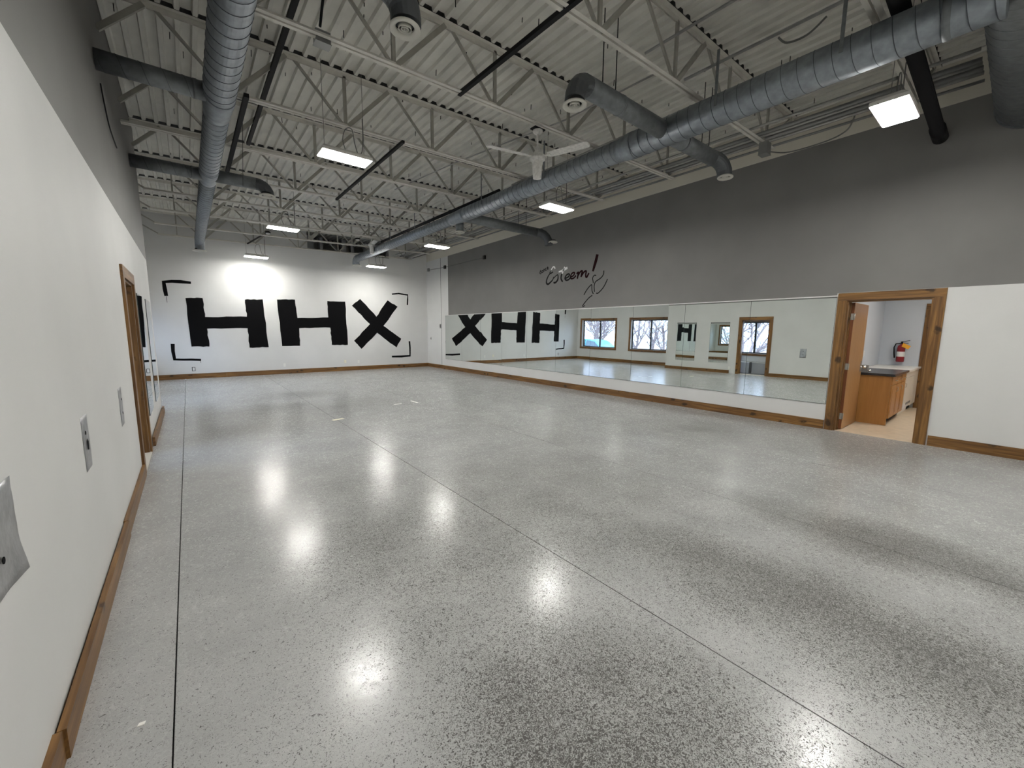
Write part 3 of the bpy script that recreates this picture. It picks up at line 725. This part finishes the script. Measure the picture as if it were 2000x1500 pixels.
# ================================================================== MIRRORS
tilt = [0.0, 0.10, -0.12, 0.10, -0.06, 0.08, -0.05, 0.0, 0.06, 0.0]
ye = [14.21 - 1.2365*i for i in range(11)]
for i in range(10):
    a, b = ye[i+1] + 0.0008, ye[i] - 0.0008
    t = thing('mirror_panel', 'tall wall mirror panel, %s from the back corner on the right wall' % ORD[i], 'mirror', (W-0.004, (a+b)/2, 0.408), 'row of mirror panels along the right wall')
    ym = (a+b)/2; ph = math.radians(tilt[i]); pv = math.radians([0.0, 0, .05, 0, -.04, 0, .05, .08, .10, .10][i])
    def X(y, z): return W - 0.0095 - math.tan(ph)*(y-ym) + math.tan(pv)*(z-1.25)
    e = 0.0022; mb = MB(); mb.v += [(X(a+e, .412), a+e, .412), (X(b-e, .412), b-e, .412), (X(b-e, 2.108), b-e, 2.108), (X(a+e, 2.108), a+e, 2.108)]
    mb.face((0, 1, 2, 3)); obj('glass', mb, M_MIRROR, t)
    mb = MB(); q = [(a, .408), (b, .408), (b, 2.108), (a, 2.108)]
    for y, z in q: mb.v.append((X(y, z)+0.0006, y, z))
    for y, z in q: mb.v.append((W-0.001, y, z))
    for s_ in range(4): mb.face((s_, (s_+1) % 4, 4+(s_+1) % 4, 4+s_))
    mb.face((4, 5, 6, 7)); mb.face((0, 1, 2, 3)); obj('backing', mb, M_MEDGE, t)
for a, b, lb in ((7.02, 7.76, 'narrow frameless mirror on the left wall next to the wooden doorway'), (8.34, 9.20, 'narrow frameless mirror on the left wall near its far end')):
    t = thing('wall_mirror', lb, 'mirror', (0.004, (a+b)/2, 0.39))
    mb = MB(); mb.v += [(0.0095, a, .39), (0.0095, b, .39), (0.0095, b, 1.97), (0.0095, a, 1.97)]; mb.face((3, 2, 1, 0)); obj('glass', mb, M_MIRROR, t)
    obj('backing', B(0.001, a, .39, 0.0088, b, 1.97), M_MEDGE, t)

# ================================================================== PAINTED GRAPHIC ON THE BACK WALL
toB = lambda a, b, t_: (a, L - t_, b)
t = thing('wall_graphic', 'huge black painted letters HHX framed by four corner marks on the white back wall', 'mural', (4.0, L-.001, 0.5))
H1 = [(0.494,2.434),(0.905,2.458),(0.927,1.886),(2.010,1.925),(1.995,2.470),(2.489,2.505),(2.567,0.928),(2.020,0.921),(2.006,1.553),(0.951,1.526),(0.967,0.973),(0.529,0.980)]
H2 = [(2.903,2.519),(3.445,2.545),(3.490,1.922),(4.500,1.967),(4.495,2.551),(5.113,2.563),(5.144,0.967),(4.570,0.975),(4.548,1.599),(3.527,1.570),(3.518,0.955),(2.964,0.955)]
XX = [(5.347,2.425),(5.669,2.687),(6.262,2.044),(6.735,2.695),(7.140,2.464),(6.536,1.692),(7.254,1.185),(7.047,0.835),(6.270,1.420),(5.641,0.803),(5.376,1.118),(6.002,1.753)]
def rough(poly, amp=0.012):
    out = []
    for i, p in enumerate(poly):
        q = poly[(i+1) % len(poly)]; n = 6
        for k in range(n):
            f = k/n; j = 0 if k == 0 else 1
            out.append((p[0]+(q[0]-p[0])*f+random.uniform(-amp, amp)*j, p[1]+(q[1]-p[1])*f+random.uniform(-amp, amp)*j))
    return out
for p in (H1, H2, XX): obj('painted_letter', MB().prism(rough(p), 0.0003, 0.0025, toB), M_BLACK, t)
for pts, w in (([(0.06,2.47),(0.045,2.65),(0.035,2.868),(0.22,2.90),(0.42,2.905),(0.66,2.892)], [0.085,0.10,0.10,0.085,0.10,0.07]),
               ([(0.095,1.07),(0.085,0.85),(0.105,0.605),(0.3,0.59),(0.5,0.585),(0.73,0.565)], [0.095,0.085,0.085,0.06,0.065,0.065]),
               ([(6.92,2.945),(7.2,2.985),(7.585,2.95),(7.575,2.75),(7.56,2.55)], [0.05,0.055,0.065,0.06,0.06]),
               ([(7.61,1.08),(7.625,0.8),(7.62,0.478),(7.25,0.46),(6.84,0.47)], [0.075,0.07,0.08,0.085,0.075])):
    obj('corner_mark', MB().ribbon(pts, w, 0.0003, 0.0022, toB), M_BLACK, t)
for x, z0, z1_ in ((0.06, 2.28, 2.46), (0.715, 0.48, 0.55)): obj('paint_drip', MB().ribbon([(x, z1_), (x+.003, z0)], 0.010, 0.0003, 0.0016, toB), M_BLACK, t)

# ================================================================== LETTERING AND DANCER ON THE RIGHT WALL
toR = lambda a, b, t_: (W - t_, a, b)
t = thing('wall_lettering', 'vinyl studio lettering with an exclamation mark and line-drawn dancer on the grey wall', 'sign', (W-.001, 7.3, 2.18))
STROKES = [
    ('exclamation_stroke', [(6.6635, 3.4101), (6.7017, 3.2669), (6.7517, 3.1259), (6.7876, 3.019)], [0.055, 0.06, 0.052, 0.036], 'm'),
    ('letter_e', [(8.1252, 3.2265), (8.1425, 3.272), (8.1908, 3.2884), (8.2417, 3.249), (8.269, 3.2177)], 0.022, 's'),
    ('letter_e', [(8.3003, 3.1798), (8.3236, 3.1436), (8.2985, 3.1217), (8.2324, 3.1424), (8.1986, 3.1526)], 0.022, 'c'),
    ('letter_e', [(8.3129, 3.1259), (8.3827, 3.0636), (8.4458, 2.958), (8.4476, 2.8741), (8.3866, 2.841), (8.2955, 2.882), (8.2121, 2.9396), (8.1626, 3.0215)], [0.02, 0.024, 0.03, 0.036, 0.036, 0.03, 0.024, 0.018], 'c'),
    ('letter_s', [(8.1673, 2.9809), (8.0895, 3.0349), (8.0175, 3.0577), (8.0004, 3.0127), (8.0095, 2.9322), (8.0647, 2.8758), (8.1334, 2.8543), (8.1642, 2.8803)], [0.016, 0.018, 0.02, 0.026, 0.034, 0.036, 0.034, 0.03], 'c'),
    ('letter_t', [(7.7553, 3.2385), (7.7909, 3.1788), (7.83, 3.1031), (7.8521, 3.0787)], 0.03, 's'),
    ('letter_t', [(7.8593, 3.066), (7.8839, 3.0014), (7.8816, 2.934), (7.8413, 2.8765), (7.8181, 2.8678)], 0.03, 'c'),
    ('letter_t', [(7.9809, 3.1297), (7.8886, 3.1414), (7.7755, 3.1692), (7.6572, 3.2062)], [0.022, 0.036, 0.046, 0.04], 's'),
    ('letter_e', [(7.7447, 2.9347), (7.6371, 2.9577), (7.58, 3.0114), (7.6124, 3.0409), (7.6913, 3.0159), (7.7411, 2.941), (7.6979, 2.8878), (7.607, 2.8928), (7.5408, 2.9419)], 0.026, 'c'),
    ('letter_e', [(7.5557, 2.9499), (7.4512, 2.9751), (7.3959, 3.0319), (7.4292, 3.0587), (7.504, 3.0299), (7.5448, 2.9528), (7.503, 2.9069), (7.4167, 2.9197), (7.3474, 2.9753)], 0.026, 'm'),
    ('letter_m', [(7.3275, 3.012), (7.2829, 3.0434), (7.265, 3.0338), (7.283, 2.956), (7.2979, 2.8866)], 0.03, 'm'),
    ('letter_m', [(7.2931, 2.9441), (7.2179, 3.0366), (7.1551, 3.0682), (7.1371, 3.0485), (7.1585, 2.9821), (7.1697, 2.9169)], 0.03, 'm'),
    ('letter_m', [(7.1622, 2.9442), (7.0881, 3.0231), (7.0281, 3.0521), (7.0037, 3.0344), (7.0178, 2.9679), (7.0086, 2.909), (6.9746, 2.9032), (6.9149, 2.9926)], 0.03, 'm'),
    ('letter_d', [(8.6991, 3.2127), (8.7293, 3.2135), (8.7381, 3.1838), (8.7199, 3.159), (8.6934, 3.1572), (8.683, 3.184)], 0.012, 'c'),
    ('letter_d', [(8.7244, 3.2623), (8.6975, 3.2098), (8.6718, 3.1639)], 0.012, 'c'),
    ('letter_a', [(8.6201, 3.2371), (8.65, 3.238), (8.6587, 3.2084), (8.6407, 3.1837), (8.6144, 3.1819), (8.6042, 3.2085)], 0.012, 'c'),
    ('letter_a', [(8.6228, 3.2463), (8.609, 3.2171), (8.5909, 3.1892)], 0.012, 'c'),
    ('letter_n', [(8.5928, 3.2556), (8.5769, 3.227), (8.561, 3.1985)], 0.012, 'c'),
    ('letter_n', [(8.5801, 3.2327), (8.5715, 3.2621), (8.5455, 3.2601), (8.5187, 3.2118)], 0.012, 'c'),
    ('letter_c', [(8.4717, 3.2829), (8.501, 3.2838), (8.5094, 3.2546), (8.4918, 3.2302), (8.466, 3.2282), (8.4514, 3.2461)], 0.012, 'c'),
    ('letter_e', [(8.4364, 3.2706), (8.3979, 3.2892), (8.4207, 3.3086), (8.4388, 3.2898), (8.4332, 3.265), (8.4034, 3.2478), (8.382, 3.2677)], 0.012, 'c'),
    ('dancer_line', [(6.6821, 2.9046), (6.7263, 2.9201), (6.7736, 2.8876), (6.7894, 2.8395), (6.7741, 2.7884), (6.7617, 2.7314)], 0.018, 'c'),
    ('dancer_line', [(6.4469, 3.0008), (6.4497, 2.9288), (6.4962, 2.8609), (6.5773, 2.8113), (6.6791, 2.7676), (6.7171, 2.7153), (6.7298, 2.6356), (6.713, 2.5162)], 0.018, 'c'),
    ('dancer_line', [(6.3279, 2.7907), (6.377, 2.6989), (6.4494, 2.5957), (6.5475, 2.5111), (6.6174, 2.4726), (6.6582, 2.4852)], 0.018, 'c'),
    ('dancer_line', [(7.0563, 2.463), (6.9837, 2.5602), (6.9031, 2.6428), (6.8144, 2.6984), (6.8028, 2.6225), (6.7909, 2.5404), (6.75, 2.4688)], 0.018, 'c'),
    ('dancer_line', [(6.7814, 2.4357), (6.8917, 2.3767), (6.9976, 2.2869), (7.0849, 2.197), (7.0666, 2.173), (7.0109, 2.1964)], 0.018, 'c')]
for nm, pts, w, mm in STROKES:
    if len(pts) > 2:      # smooth the stroke
        P = [Vector(p) for p in pts]; Q = []
        for i in range(len(P)-1):
            p0 = P[max(i-1, 0)]; p1 = P[i]; p2 = P[i+1]; p3 = P[min(i+2, len(P)-1)]
            for k in range(5):
                f = k/5; Q.append(0.5*((2*p1)+(p2-p0)*f+(2*p0-5*p1+4*p2-p3)*f*f+(3*p1-p0-3*p2+p3)*f**3))
        Q.append(P[-1]); pts = [tuple(q) for q in Q]
        if isinstance(w, list): w = [w[i//5] + (w[min(i//5+1, len(w)-1)]-w[i//5])*(i % 5)/5 for i in range(len(pts))]
    w = [q*1.45 for q in w] if isinstance(w, list) else w*({'dancer_line': 1.45, 'letter_d': 1.9, 'letter_a': 1.9, 'letter_n': 1.9, 'letter_c': 1.9}.get(nm, 1.55) if w > 0.013 else 1.9)
    obj(nm, MB().ribbon(pts, w, 0.0004, 0.0024, toR), {'m': M_MAROON, 'c': M_CHARC, 's': M_GLARE}[mm], t)

# ================================================================== SMALL WALL FITTINGS
def outlet(c, axis, label, m=M_WHITEP, slot=True, s=(0.072, 0.118)):
    t = thing('wall_outlet', label, 'outlet', c, 'electrical outlets'); x, y, z = c; w, h = s
    if axis == 'y':
        obj('plate', B(x-w/2, y-0.007, z-h/2, x+w/2, y-0.0005, z+h/2), m, t)
        for dz in (-0.028, 0.028): obj('socket', B(x-0.017, y-0.0095, z+dz-0.014, x+0.017, y-0.0071, z+dz+0.014), M_LAMPW if slot else M_BLACK, t)
    else:
        obj('plate', B(x+0.0005, y-w/2, z-h/2, x+0.007, y+w/2, z+h/2), m, t)
        for dz in (-0.028, 0.028): obj('socket', B(x+0.0071, y-0.017, z+dz-0.014, x+0.0095, y+0.017, z+dz+0.014), M_LAMPW, t)
outlet((3.00, L, 0.303), 'y', 'white outlet low on the back wall below the second painted letter')
outlet((5.02, L, 0.346), 'y', 'cream outlet low on the back wall, left of the pair below the X', M_TAPE)
outlet((5.51, L, 0.326), 'y', 'white outlet low on the back wall, right of the pair below the X')
outlet((0.0, 6.93, 0.21), 'x', 'white outlet low on the left wall beyond the wooden doorway')
t = thing('open_outlet_box', 'open outlet box with a black outline low on the back wall at left', 'outlet', (0.53, L, 0.29))
mb = MB()
for q in ((0.49, .235, 0.502, .355), (0.558, .235, 0.57, .355), (0.502, .235, 0.558, .245), (0.502, .345, 0.558, .355)): mb.box(q[0], L-0.008, q[1], q[2], L-0.0005, q[3])
obj('rim', mb, M_BLACK, t); obj('inside', B(0.502, L-0.004, .245, 0.558, L-.001, .345), M_WHITEP, t)
t = thing('thermostat', 'dark slim control plate high on the white end of the right wall', 'thermostat', (W, 14.60, 1.63))
obj('plate', B(W-0.018, 14.555, 1.62, W-.0005, 14.645, 1.79), M_BOX, t); obj('display', B(W-0.021, 14.575, 1.66, W-0.0181, 14.625, 1.75), M_BRONZE, t)
t = thing('light_switch', 'small grey switch on the white end of the right wall by the back corner', 'switch', (W, 15.43, 1.14))
obj('plate', B(W-0.010, 15.405, 1.15, W-.0005, 15.455, 1.245), M_BOX, t); obj('toggle', B(W-0.020, 15.424, 1.18, W-0.0101, 15.436, 1.21), M_BLKPIPE, t)
t = thing('wall_conduit_run', 'thin conduit with three dark boxes high on the right wall by the back corner', 'conduit', (W, 13.5, 3.95))
obj('tube', MB().tube([(W-.02, 15.5, 3.995), (W-.02, 14.14, 3.955), (W-.02, 11.5, 3.965)], 0.009, 6), M_WIRE, t)
for y, z in ((15.50, 4.00), (14.14, 3.955), (11.47, 3.968)): obj('box', B(W-0.06, y-.055, z-.06, W-.001, y+.055, z+.06), M_BOX if y > 15 else M_BRONZE, t)

def patch(y0, y1, z0, z1, label, holes=False, flap=0.0):
    """metal cover plate taped on the left wall, slightly buckled"""
    t = thing('metal_patch', label, 'wall plate', (0.003, (y0+y1)/2, z0), 'metal patches on the left wall')
    mb = MB(); nx, nz_ = 8, 10; rnd = random.Random(int(y0*100))
    for s_ in (0, 1):
        for j in range(nz_+1):
            for i in range(nx+1):
                u, v = i/nx, j/nz_
                edge_ = min(u, 1-u, v, 1-v)
                d = 0.0015 + (rnd.uniform(0, 0.004)*min(1, edge_*8)) + (flap*max(0, u-.6)*max(0, .35-v)*8)
                yy = y0+(y1-y0)*u + (rnd.uniform(-.003, .003) if edge_ == 0 else 0); zz = z0+(z1-z0)*v
                mb.v.append((d if s_ else 0.0004, yy, zz))
    N = (nx+1)*(nz_+1)
    for j in range(nz_):
        for i in range(nx):
            a = j*(nx+1)+i; mb.face((N+a, N+a+1, N+a+nx+2, N+a+nx+1), True); mb.face((a, a+nx+1, a+nx+2, a+1))
    ring = [i for i in range(nx+1)] + [(j+1)*(nx+1)-1 for j in range(1, nz_+1)] + [nz_*(nx+1)+i for i in range(nx-1, -1, -1)] + [j*(nx+1) for j in range(nz_-1, 0, -1)]
    for i in range(len(ring)): a, b = ring[i], ring[(i+1) % len(ring)]; mb.face((a, b, N+b, N+a))
    obj('plate', mb, M_FOIL, t)
    ym = (y0+y1)/2
    if holes:
        for dz in (0.33, 0.70):
            zz = z0+(z1-z0)*dz; obj('hole', MB().tube([(0.006, ym, zz), (0.0075, ym, zz)], 0.011, 12), M_BLACK, t)
    else:
        obj('hole', MB().prism([(ym-.02, z0+.11), (ym+.005, z0+.105), (ym+.012, z0+.15), (ym-.012, z0+.17)], 0.0065, 0.0075, lambda a, b, c: (c, a, b)), M_BLACK, t)
        obj('hole', MB().tube([(0.006, ym-.03, z0+.205), (0.0075, ym-.03, z0+.205)], 0.011, 12), M_BLACK, t)
patch(1.62, 1.948, 0.755, 1.068, 'large crinkled metal patch on the left wall at the left edge of the picture', True, 0.012)
patch(3.03, 3.195, 0.768, 1.06, 'middle metal patch with a torn hole on the left wall')
patch(4.48, 4.665, 0.735, 1.045, 'far metal plate with two round holes on the left wall before the doorway', True)

pipe('cable', [(0.012, 5.62, 3.80), (0.012, 5.75, 3.68), (0.012, 6.0, 3.55), (0.012, 6.5, 3.52)], 0.006, M_BLKPIPE, 'thin black cable on the grey left wall below the near branch duct', 'cable', n=5)
# floor tape marks
def tape(pts, label, m):
    o = obj('floor_tape', MB().prism(pts, 0.0003, 0.0015, lambda a, b, c: (a, b, c)), m); tag(o, label, 'tape', 'strips of tape on the floor')
tape([(2.30, 7.12), (2.50, 7.16), (2.47, 7.24), (2.28, 7.20)], 'wide cream tape strip on the floor across a seam, nearest of the tape marks', M_TAPE)
tape([(3.71, 7.93), (3.89, 7.96), (3.885, 8.0), (3.70, 7.97)], 'short white tape strip on the floor, left of the far pair', M_WTAPE)
tape([(4.165, 8.17), (4.205, 8.17), (4.21, 7.85), (4.17, 7.85)], 'slim white tape strip on the floor, right of the far pair', M_WTAPE)
for x, y, lb in ((0.20, 5.25, 'tiny white paper scrap on the floor before the doorway'), (0.22, 1.98, 'tiny white scrap on the floor by the near seam'), (W-.05, 15.45, 'tiny white scrap at the back right corner of the floor')):
    o = obj('paper_scrap', MB().prism([(x-.012, y-.006), (x+.01, y-.009), (x+.014, y+.006), (x-.006, y+.009)], 0.0004, 0.003, lambda a, b, c: (a, b, c)), M_WTAPE); tag(o, lb, 'scrap')

# ================================================================== KITCHEN BEYOND THE RIGHT DOOR
XK = 12.35
struct('floor_kitchen', B(W, -1.2, -0.1, XK+.1, 2.05, -0.001), M_KFLOOR)
mb = MB(); mb.box(xw, 1.90, 0, XK+.1, 2.02, 2.7)
struct('wall_kitchen_left', mb, M_KWALL)
mb = MB(); mb.box(XK, -1.2, 0, XK+.1, 0.30, 2.7); mb.box(XK, 1.15, 0, XK+.1, 1.90, 2.7); mb.box(XK, .30, 2.05, XK+.1, 1.15, 2.7)
struct('wall_kitchen_far', mb, M_KWALL)
struct('wall_kitchen_right', B(xw, -1.3, 0, XK+.1, -1.2, 2.7), M_KWALL)
struct('ceiling_kitchen', B(xw, -1.3, 2.7, XK+.1, 2.02, 2.76), M_WHITEP)
d3 = sroot('door_3', (XK, 1.15, 0))
casing_x(d3, XK-0.022, XK, 0.30, 1.15, 2.05, 0.11, XK+.001, XK+.1)
obj('leaf', B(XK+0.03, 0.325, 0.01, XK+0.07, 1.125, 2.02), DOORW, d3)
CZ = 0.875; CF = 1.245; CB = 1.895
t = thing('base_cabinet', 'honey oak base cabinet with drawers and doors seen through the open kitchen door', 'cabinet', (10.2, 1.55, 0))
obj('side_panel', B(9.585, CF+.02, 0.0, 9.605, CB, CZ-.04), OAK, t)
obj('carcass', B(9.606, CF+.022, 0.11, 10.86, CB, CZ-.041), OAK, t)
obj('toe_kick', B(9.606, CF+.08, 0.0, 10.86, CF+.10, 0.109), M_DARK, t)
for i, (a, b) in enumerate(((9.60, 10.02), (10.03, 10.44), (10.45, 10.86))):
    d = obj('drawer', B(a+.006, CF, CZ-.19, b-.006, CF+.0215, CZ-.05), OAK, t)
    c = (a+b)/2
    obj('pull', MB().tube([(c-.045, CF, CZ-.12), (c-.04, CF-.03, CZ-.12), (c+.04, CF-.03, CZ-.12), (c+.045, CF, CZ-.12)], 0.005, 6), M_STEEL, d)
    d = obj('door', B(a+.006, CF, 0.12, b-.006, CF+.0215, CZ-.20), OAK, t)
    obj('door_panel', B(a+.06, CF-.004, 0.18, b-.06, CF-.0002, CZ-.26), OAK, d)
    obj('pull', MB().tube([(b-.04, CF, CZ-.32), (b-.04, CF-.028, CZ-.31), (b-.04, CF-.028, CZ-.25), (b-.04, CF, CZ-.24)], 0.005, 6), M_STEEL, d)
o = obj('countertop', B(9.545, CF-.03, CZ-.038, 10.90, CB, CZ), M_COUNTER); tag(o, 'dark countertop on the oak base cabinet in the kitchen', 'countertop')
t = thing('dishwasher', 'white appliance beyond the oak cabinet in the kitchen', 'dishwasher', (11.4, 1.55, 0))
obj('body', B(10.91, CF+.03, 0.10, 11.85, CB, CZ-.045), M_APPL, t); obj('front_panel', B(10.92, CF, 0.17, 11.84, CF+.029, CZ-.16), M_APPL, t)
obj('control_strip', B(10.92, CF-.004, CZ-.15, 11.84, CF+.029, CZ-.05), M_APPL, t); obj('kick_plate', B(10.92, CF+.06, 0.0, 11.84, CF+.075, 0.16), M_APPL, t)
obj('vent_grille', B(11.2, CF-.003, 0.185, 11.7, CF-.0002, 0.225), M_BOX, t)
o = obj('countertop', B(10.905, CF-.03, CZ-.038, XK-.002, CB, CZ-.004), M_WCOUNT); tag(o, 'white countertop running to the far kitchen wall', 'countertop')
t = thing('sink_cabinet', 'pale end cabinet under the white kitchen countertop', 'cabinet', (12.1, 1.55, 0))
obj('carcass', B(11.86, CF+.02, 0.1, XK-.002, CB, CZ-.045), M_APPL, t); obj('door', B(11.87, CF, 0.12, XK-.01, CF+.0195, CZ-.06), M_APPL, t); obj('toe_kick', B(11.86, CF+.07, 0, XK-.002, CF+.09, 0.099), M_DARK, t)
t = thing('fire_extinguisher', 'red fire extinguisher with an orange tag on the kitchen wall', 'fire extinguisher', (XK-.07, 1.575, 1.0))
ex, ey, ez = XK-.085, 1.545, 0.955
obj('cylinder', MB().lathe([(0.0, 0), (0.058, 0.0), (0.066, 0.012), (0.066, 0.29), (0.055, 0.335), (0.028, 0.36), (0.022, 0.375), (0.0, 0.375)], (ex, ey, ez), 24), M_RED, t)
obj('label', MB().lathe([(0.0668, 0.11), (0.0668, 0.215)], (ex, ey, ez), 24), M_WHITEP, t)
obj('valve', MB().tube([(ex, ey, ez+.37), (ex, ey, ez+.42)], 0.018, 10), M_BLKPIPE, t)
mb = MB().bar((ex, ey+.02, ez+.42), (ex, ey-.12, ez+.45), 0.022, 0.012); mb.bar((ex, ey+.02, ez+.40), (ex, ey-.10, ez+.395), 0.022, 0.012); obj('handle', mb, M_BLKPIPE, t)
obj('hose', MB().tube([(ex, ey+.02, ez+.39), (ex, ey+.09, ez+.38), (ex, ey+.115, ez+.30), (ex, ey+.105, ez+.18), (ex, ey+.09, ez+.08)], 0.011, 8), M_BLKPIPE, t)
obj('tag', MB().prism([(ey-.03, ez+.40), (ey-.15, ez+.335), (ey-.115, ez+.27), (ey-.01, ez+.325)], 0, .003, lambda a, b, c: (ex-.075+c, a, b)), M_ORANGE, t)
obj('bracket', B(ex+.066, ey-.02, ez+.05, XK-.0005, ey+.02, ez+.32), M_STEEL, t)
t = thing('counter_box', 'small dark grey box with a shiny knob at the near end of the dark countertop', 'box', (9.62, 1.63, CZ))
obj('body', B(9.57, 1.585, CZ+.0005, 9.68, 1.665, CZ+.125), M_BOX, t)
obj('knob', MB().lathe([(0.0, -.05), (0.018, -.045), (0.024, -.025), (0.018, -.005), (0.0, 0.0)], (9.60, 1.584, CZ+.035), 14, 'y'), M_CHROME, t)
outlet((10.9, 1.90, 1.15), 'y', 'white outlet above the countertop in the kitchen')
t = thing('kitchen_fill_lamp', 'added ceiling lamp lighting the kitchen, out of view', 'lamp', (10.3, 0.3, 2.62))  # unseen fixture added to light the kitchen
obj('housing', B(9.9, 0.0, 2.66, 10.9, 0.6, 2.699), M_LAMPW, t)
obj('lens', B(9.92, 0.02, 2.645, 10.88, 0.58, 2.6595), mat('kitchen_fill_lens', (.9, .9, .9), 0.4, emit=(1.0, 0.95, 0.86), es=22.0), t)

# ================================================================== VESTIBULE BINS, OUTDOORS
for a, b, lb in ((5.80, 6.38, 'grey storage bin with white lid under the vestibule window, nearer one'), (6.48, 7.15, 'grey storage bin with white lid under the vestibule window, farther one')):
    t = thing('storage_bin', lb, 'storage bin', (-0.78, (a+b)/2, 0))
    obj('body', B(-0.96, a, 0.012, -0.62, b, 0.42), M_BIN, t); obj('lid', B(-0.97, a-.01, 0.421, -0.61, b+.01, 0.45), M_WHITEP, t)
struct('ground', B(-70, -40, -0.65, XA-0.24, 60, -0.55), M_GROUND)

def tree(x, y, h, seed, label):
    rnd = random.Random(seed)
    t = thing('bare_tree', label, 'tree', (x, y, -0.55), 'leafless trees outside the windows')
    trunk = MB(); br = MB()
    def grow(p, d, ln, r, lev, mb):
        n = 4; pts = [p]; rs = [r]
        for i in range(n):
            d = (d + Vector((rnd.uniform(-.22, .22), rnd.uniform(-.22, .22), rnd.uniform(-.05, .12)))).normalized()
            p = p + d*(ln/n); pts.append(p); rs.append(r*(1-0.45*(i+1)/n))
        mb.tube(pts, rs, 5 if lev < 2 else 3, cap=False)
        if lev >= 4: return
        kids = (7, 6, 5, 4)[lev]
        for k in range(kids):
            i = rnd.randint(1, n); a = rnd.uniform(0, 2*PI); e = rnd.uniform(0.5, 1.0)
            nd = (d*0.6 + Vector((math.cos(a)*e, math.sin(a)*e, rnd.uniform(-.1, .6)))).normalized()
            grow(pts[i], nd, ln*rnd.uniform(.5, .72), rs[i]*0.62, lev+1, br)
    for s_ in range(2):
        grow(Vector((x+rnd.uniform(-.4, .4), y+rnd.uniform(-.4, .4), -0.56)), Vector((rnd.uniform(-.2, .2), rnd.uniform(-.2, .2), 1)).normalized(), h*0.45, 0.10, 0, trunk)
    obj('trunk', trunk, M_BARK, t); b = obj('branches', br, M_BARK, t); b['kind'] = 'stuff'
for i, (x, y, h, lb) in enumerate(((-11, 13.5, 7, 'leafless tree outside behind the near alcove window'), (-12, 19.5, 8, 'leafless tree outside behind the teal car'), (-14, 24.5, 9, 'leafless tree outside left of the teal car'),
        (-9.5, 10.2, 6.5, 'leafless tree outside the vestibule, nearest one'), (-16, 16.5, 9, 'tall leafless tree outside far between the windows'), (-18, 29, 10, 'far tall leafless tree outside at the end'), (-10.5, 16.6, 6, 'small leafless tree outside right of the teal car'), (-15, 7.0, 8, 'leafless tree outside across from the doorway'))):
    tree(x, y, h, 11+i, lb)
# teal car parked outside
t = thing('car', 'teal station wagon parked outside, seen through the far alcove window', 'car', (-7.6, 20.0, -0.55))
cy, cx, gz = 20.0, -7.6, -0.55
side = [(-2.25, 0.35), (-2.28, 0.62), (-2.20, 0.86), (-1.25, 0.98), (-0.55, 1.46), (0.2, 1.55), (1.35, 1.50), (2.05, 1.02), (2.25, 0.85), (2.28, 0.40), (2.1, 0.28), (-2.1, 0.26)]
obj('body', MB().prism([(cy+a, gz+b) for a, b in side], -0.86, 0.86, lambda a, b, c: (cx+c*(1.0 if b < gz+1.0 else 0.84), a, b)), M_TEAL, t)
for (p, nm) in (([(-1.05, 1.02), (-0.5, 1.40), (0.12, 1.47), (0.12, 1.02)], 'front_window'), ([(0.22, 1.02), (0.22, 1.47), (1.25, 1.43), (1.75, 1.05)], 'rear_window')):
    obj('side_window', MB().prism([(cy+a, gz+b) for a, b in p], 0.80, 0.875, lambda a, b, c: (cx+c*(1.0 if b < gz+1.2 else 0.86), a, b)), M_CARGLASS, t)
for wy in (-1.4, 1.4):
    for sx in (-1, 1):
        w = obj('wheel', MB().lathe([(0.0, -.1), (0.24, -.1), (0.33, -.08), (0.33, .08), (0.24, .1), (0.0, .1)], (cx+sx*0.80, cy+wy, gz+0.33), 20, 'x'), M_TYRE, t)
        obj('hub', MB().lathe([(0.0, .112*sx), (0.19, .104*sx)], (cx+sx*0.80, cy+wy, gz+0.33), 16, 'x'), M_STEEL, w)
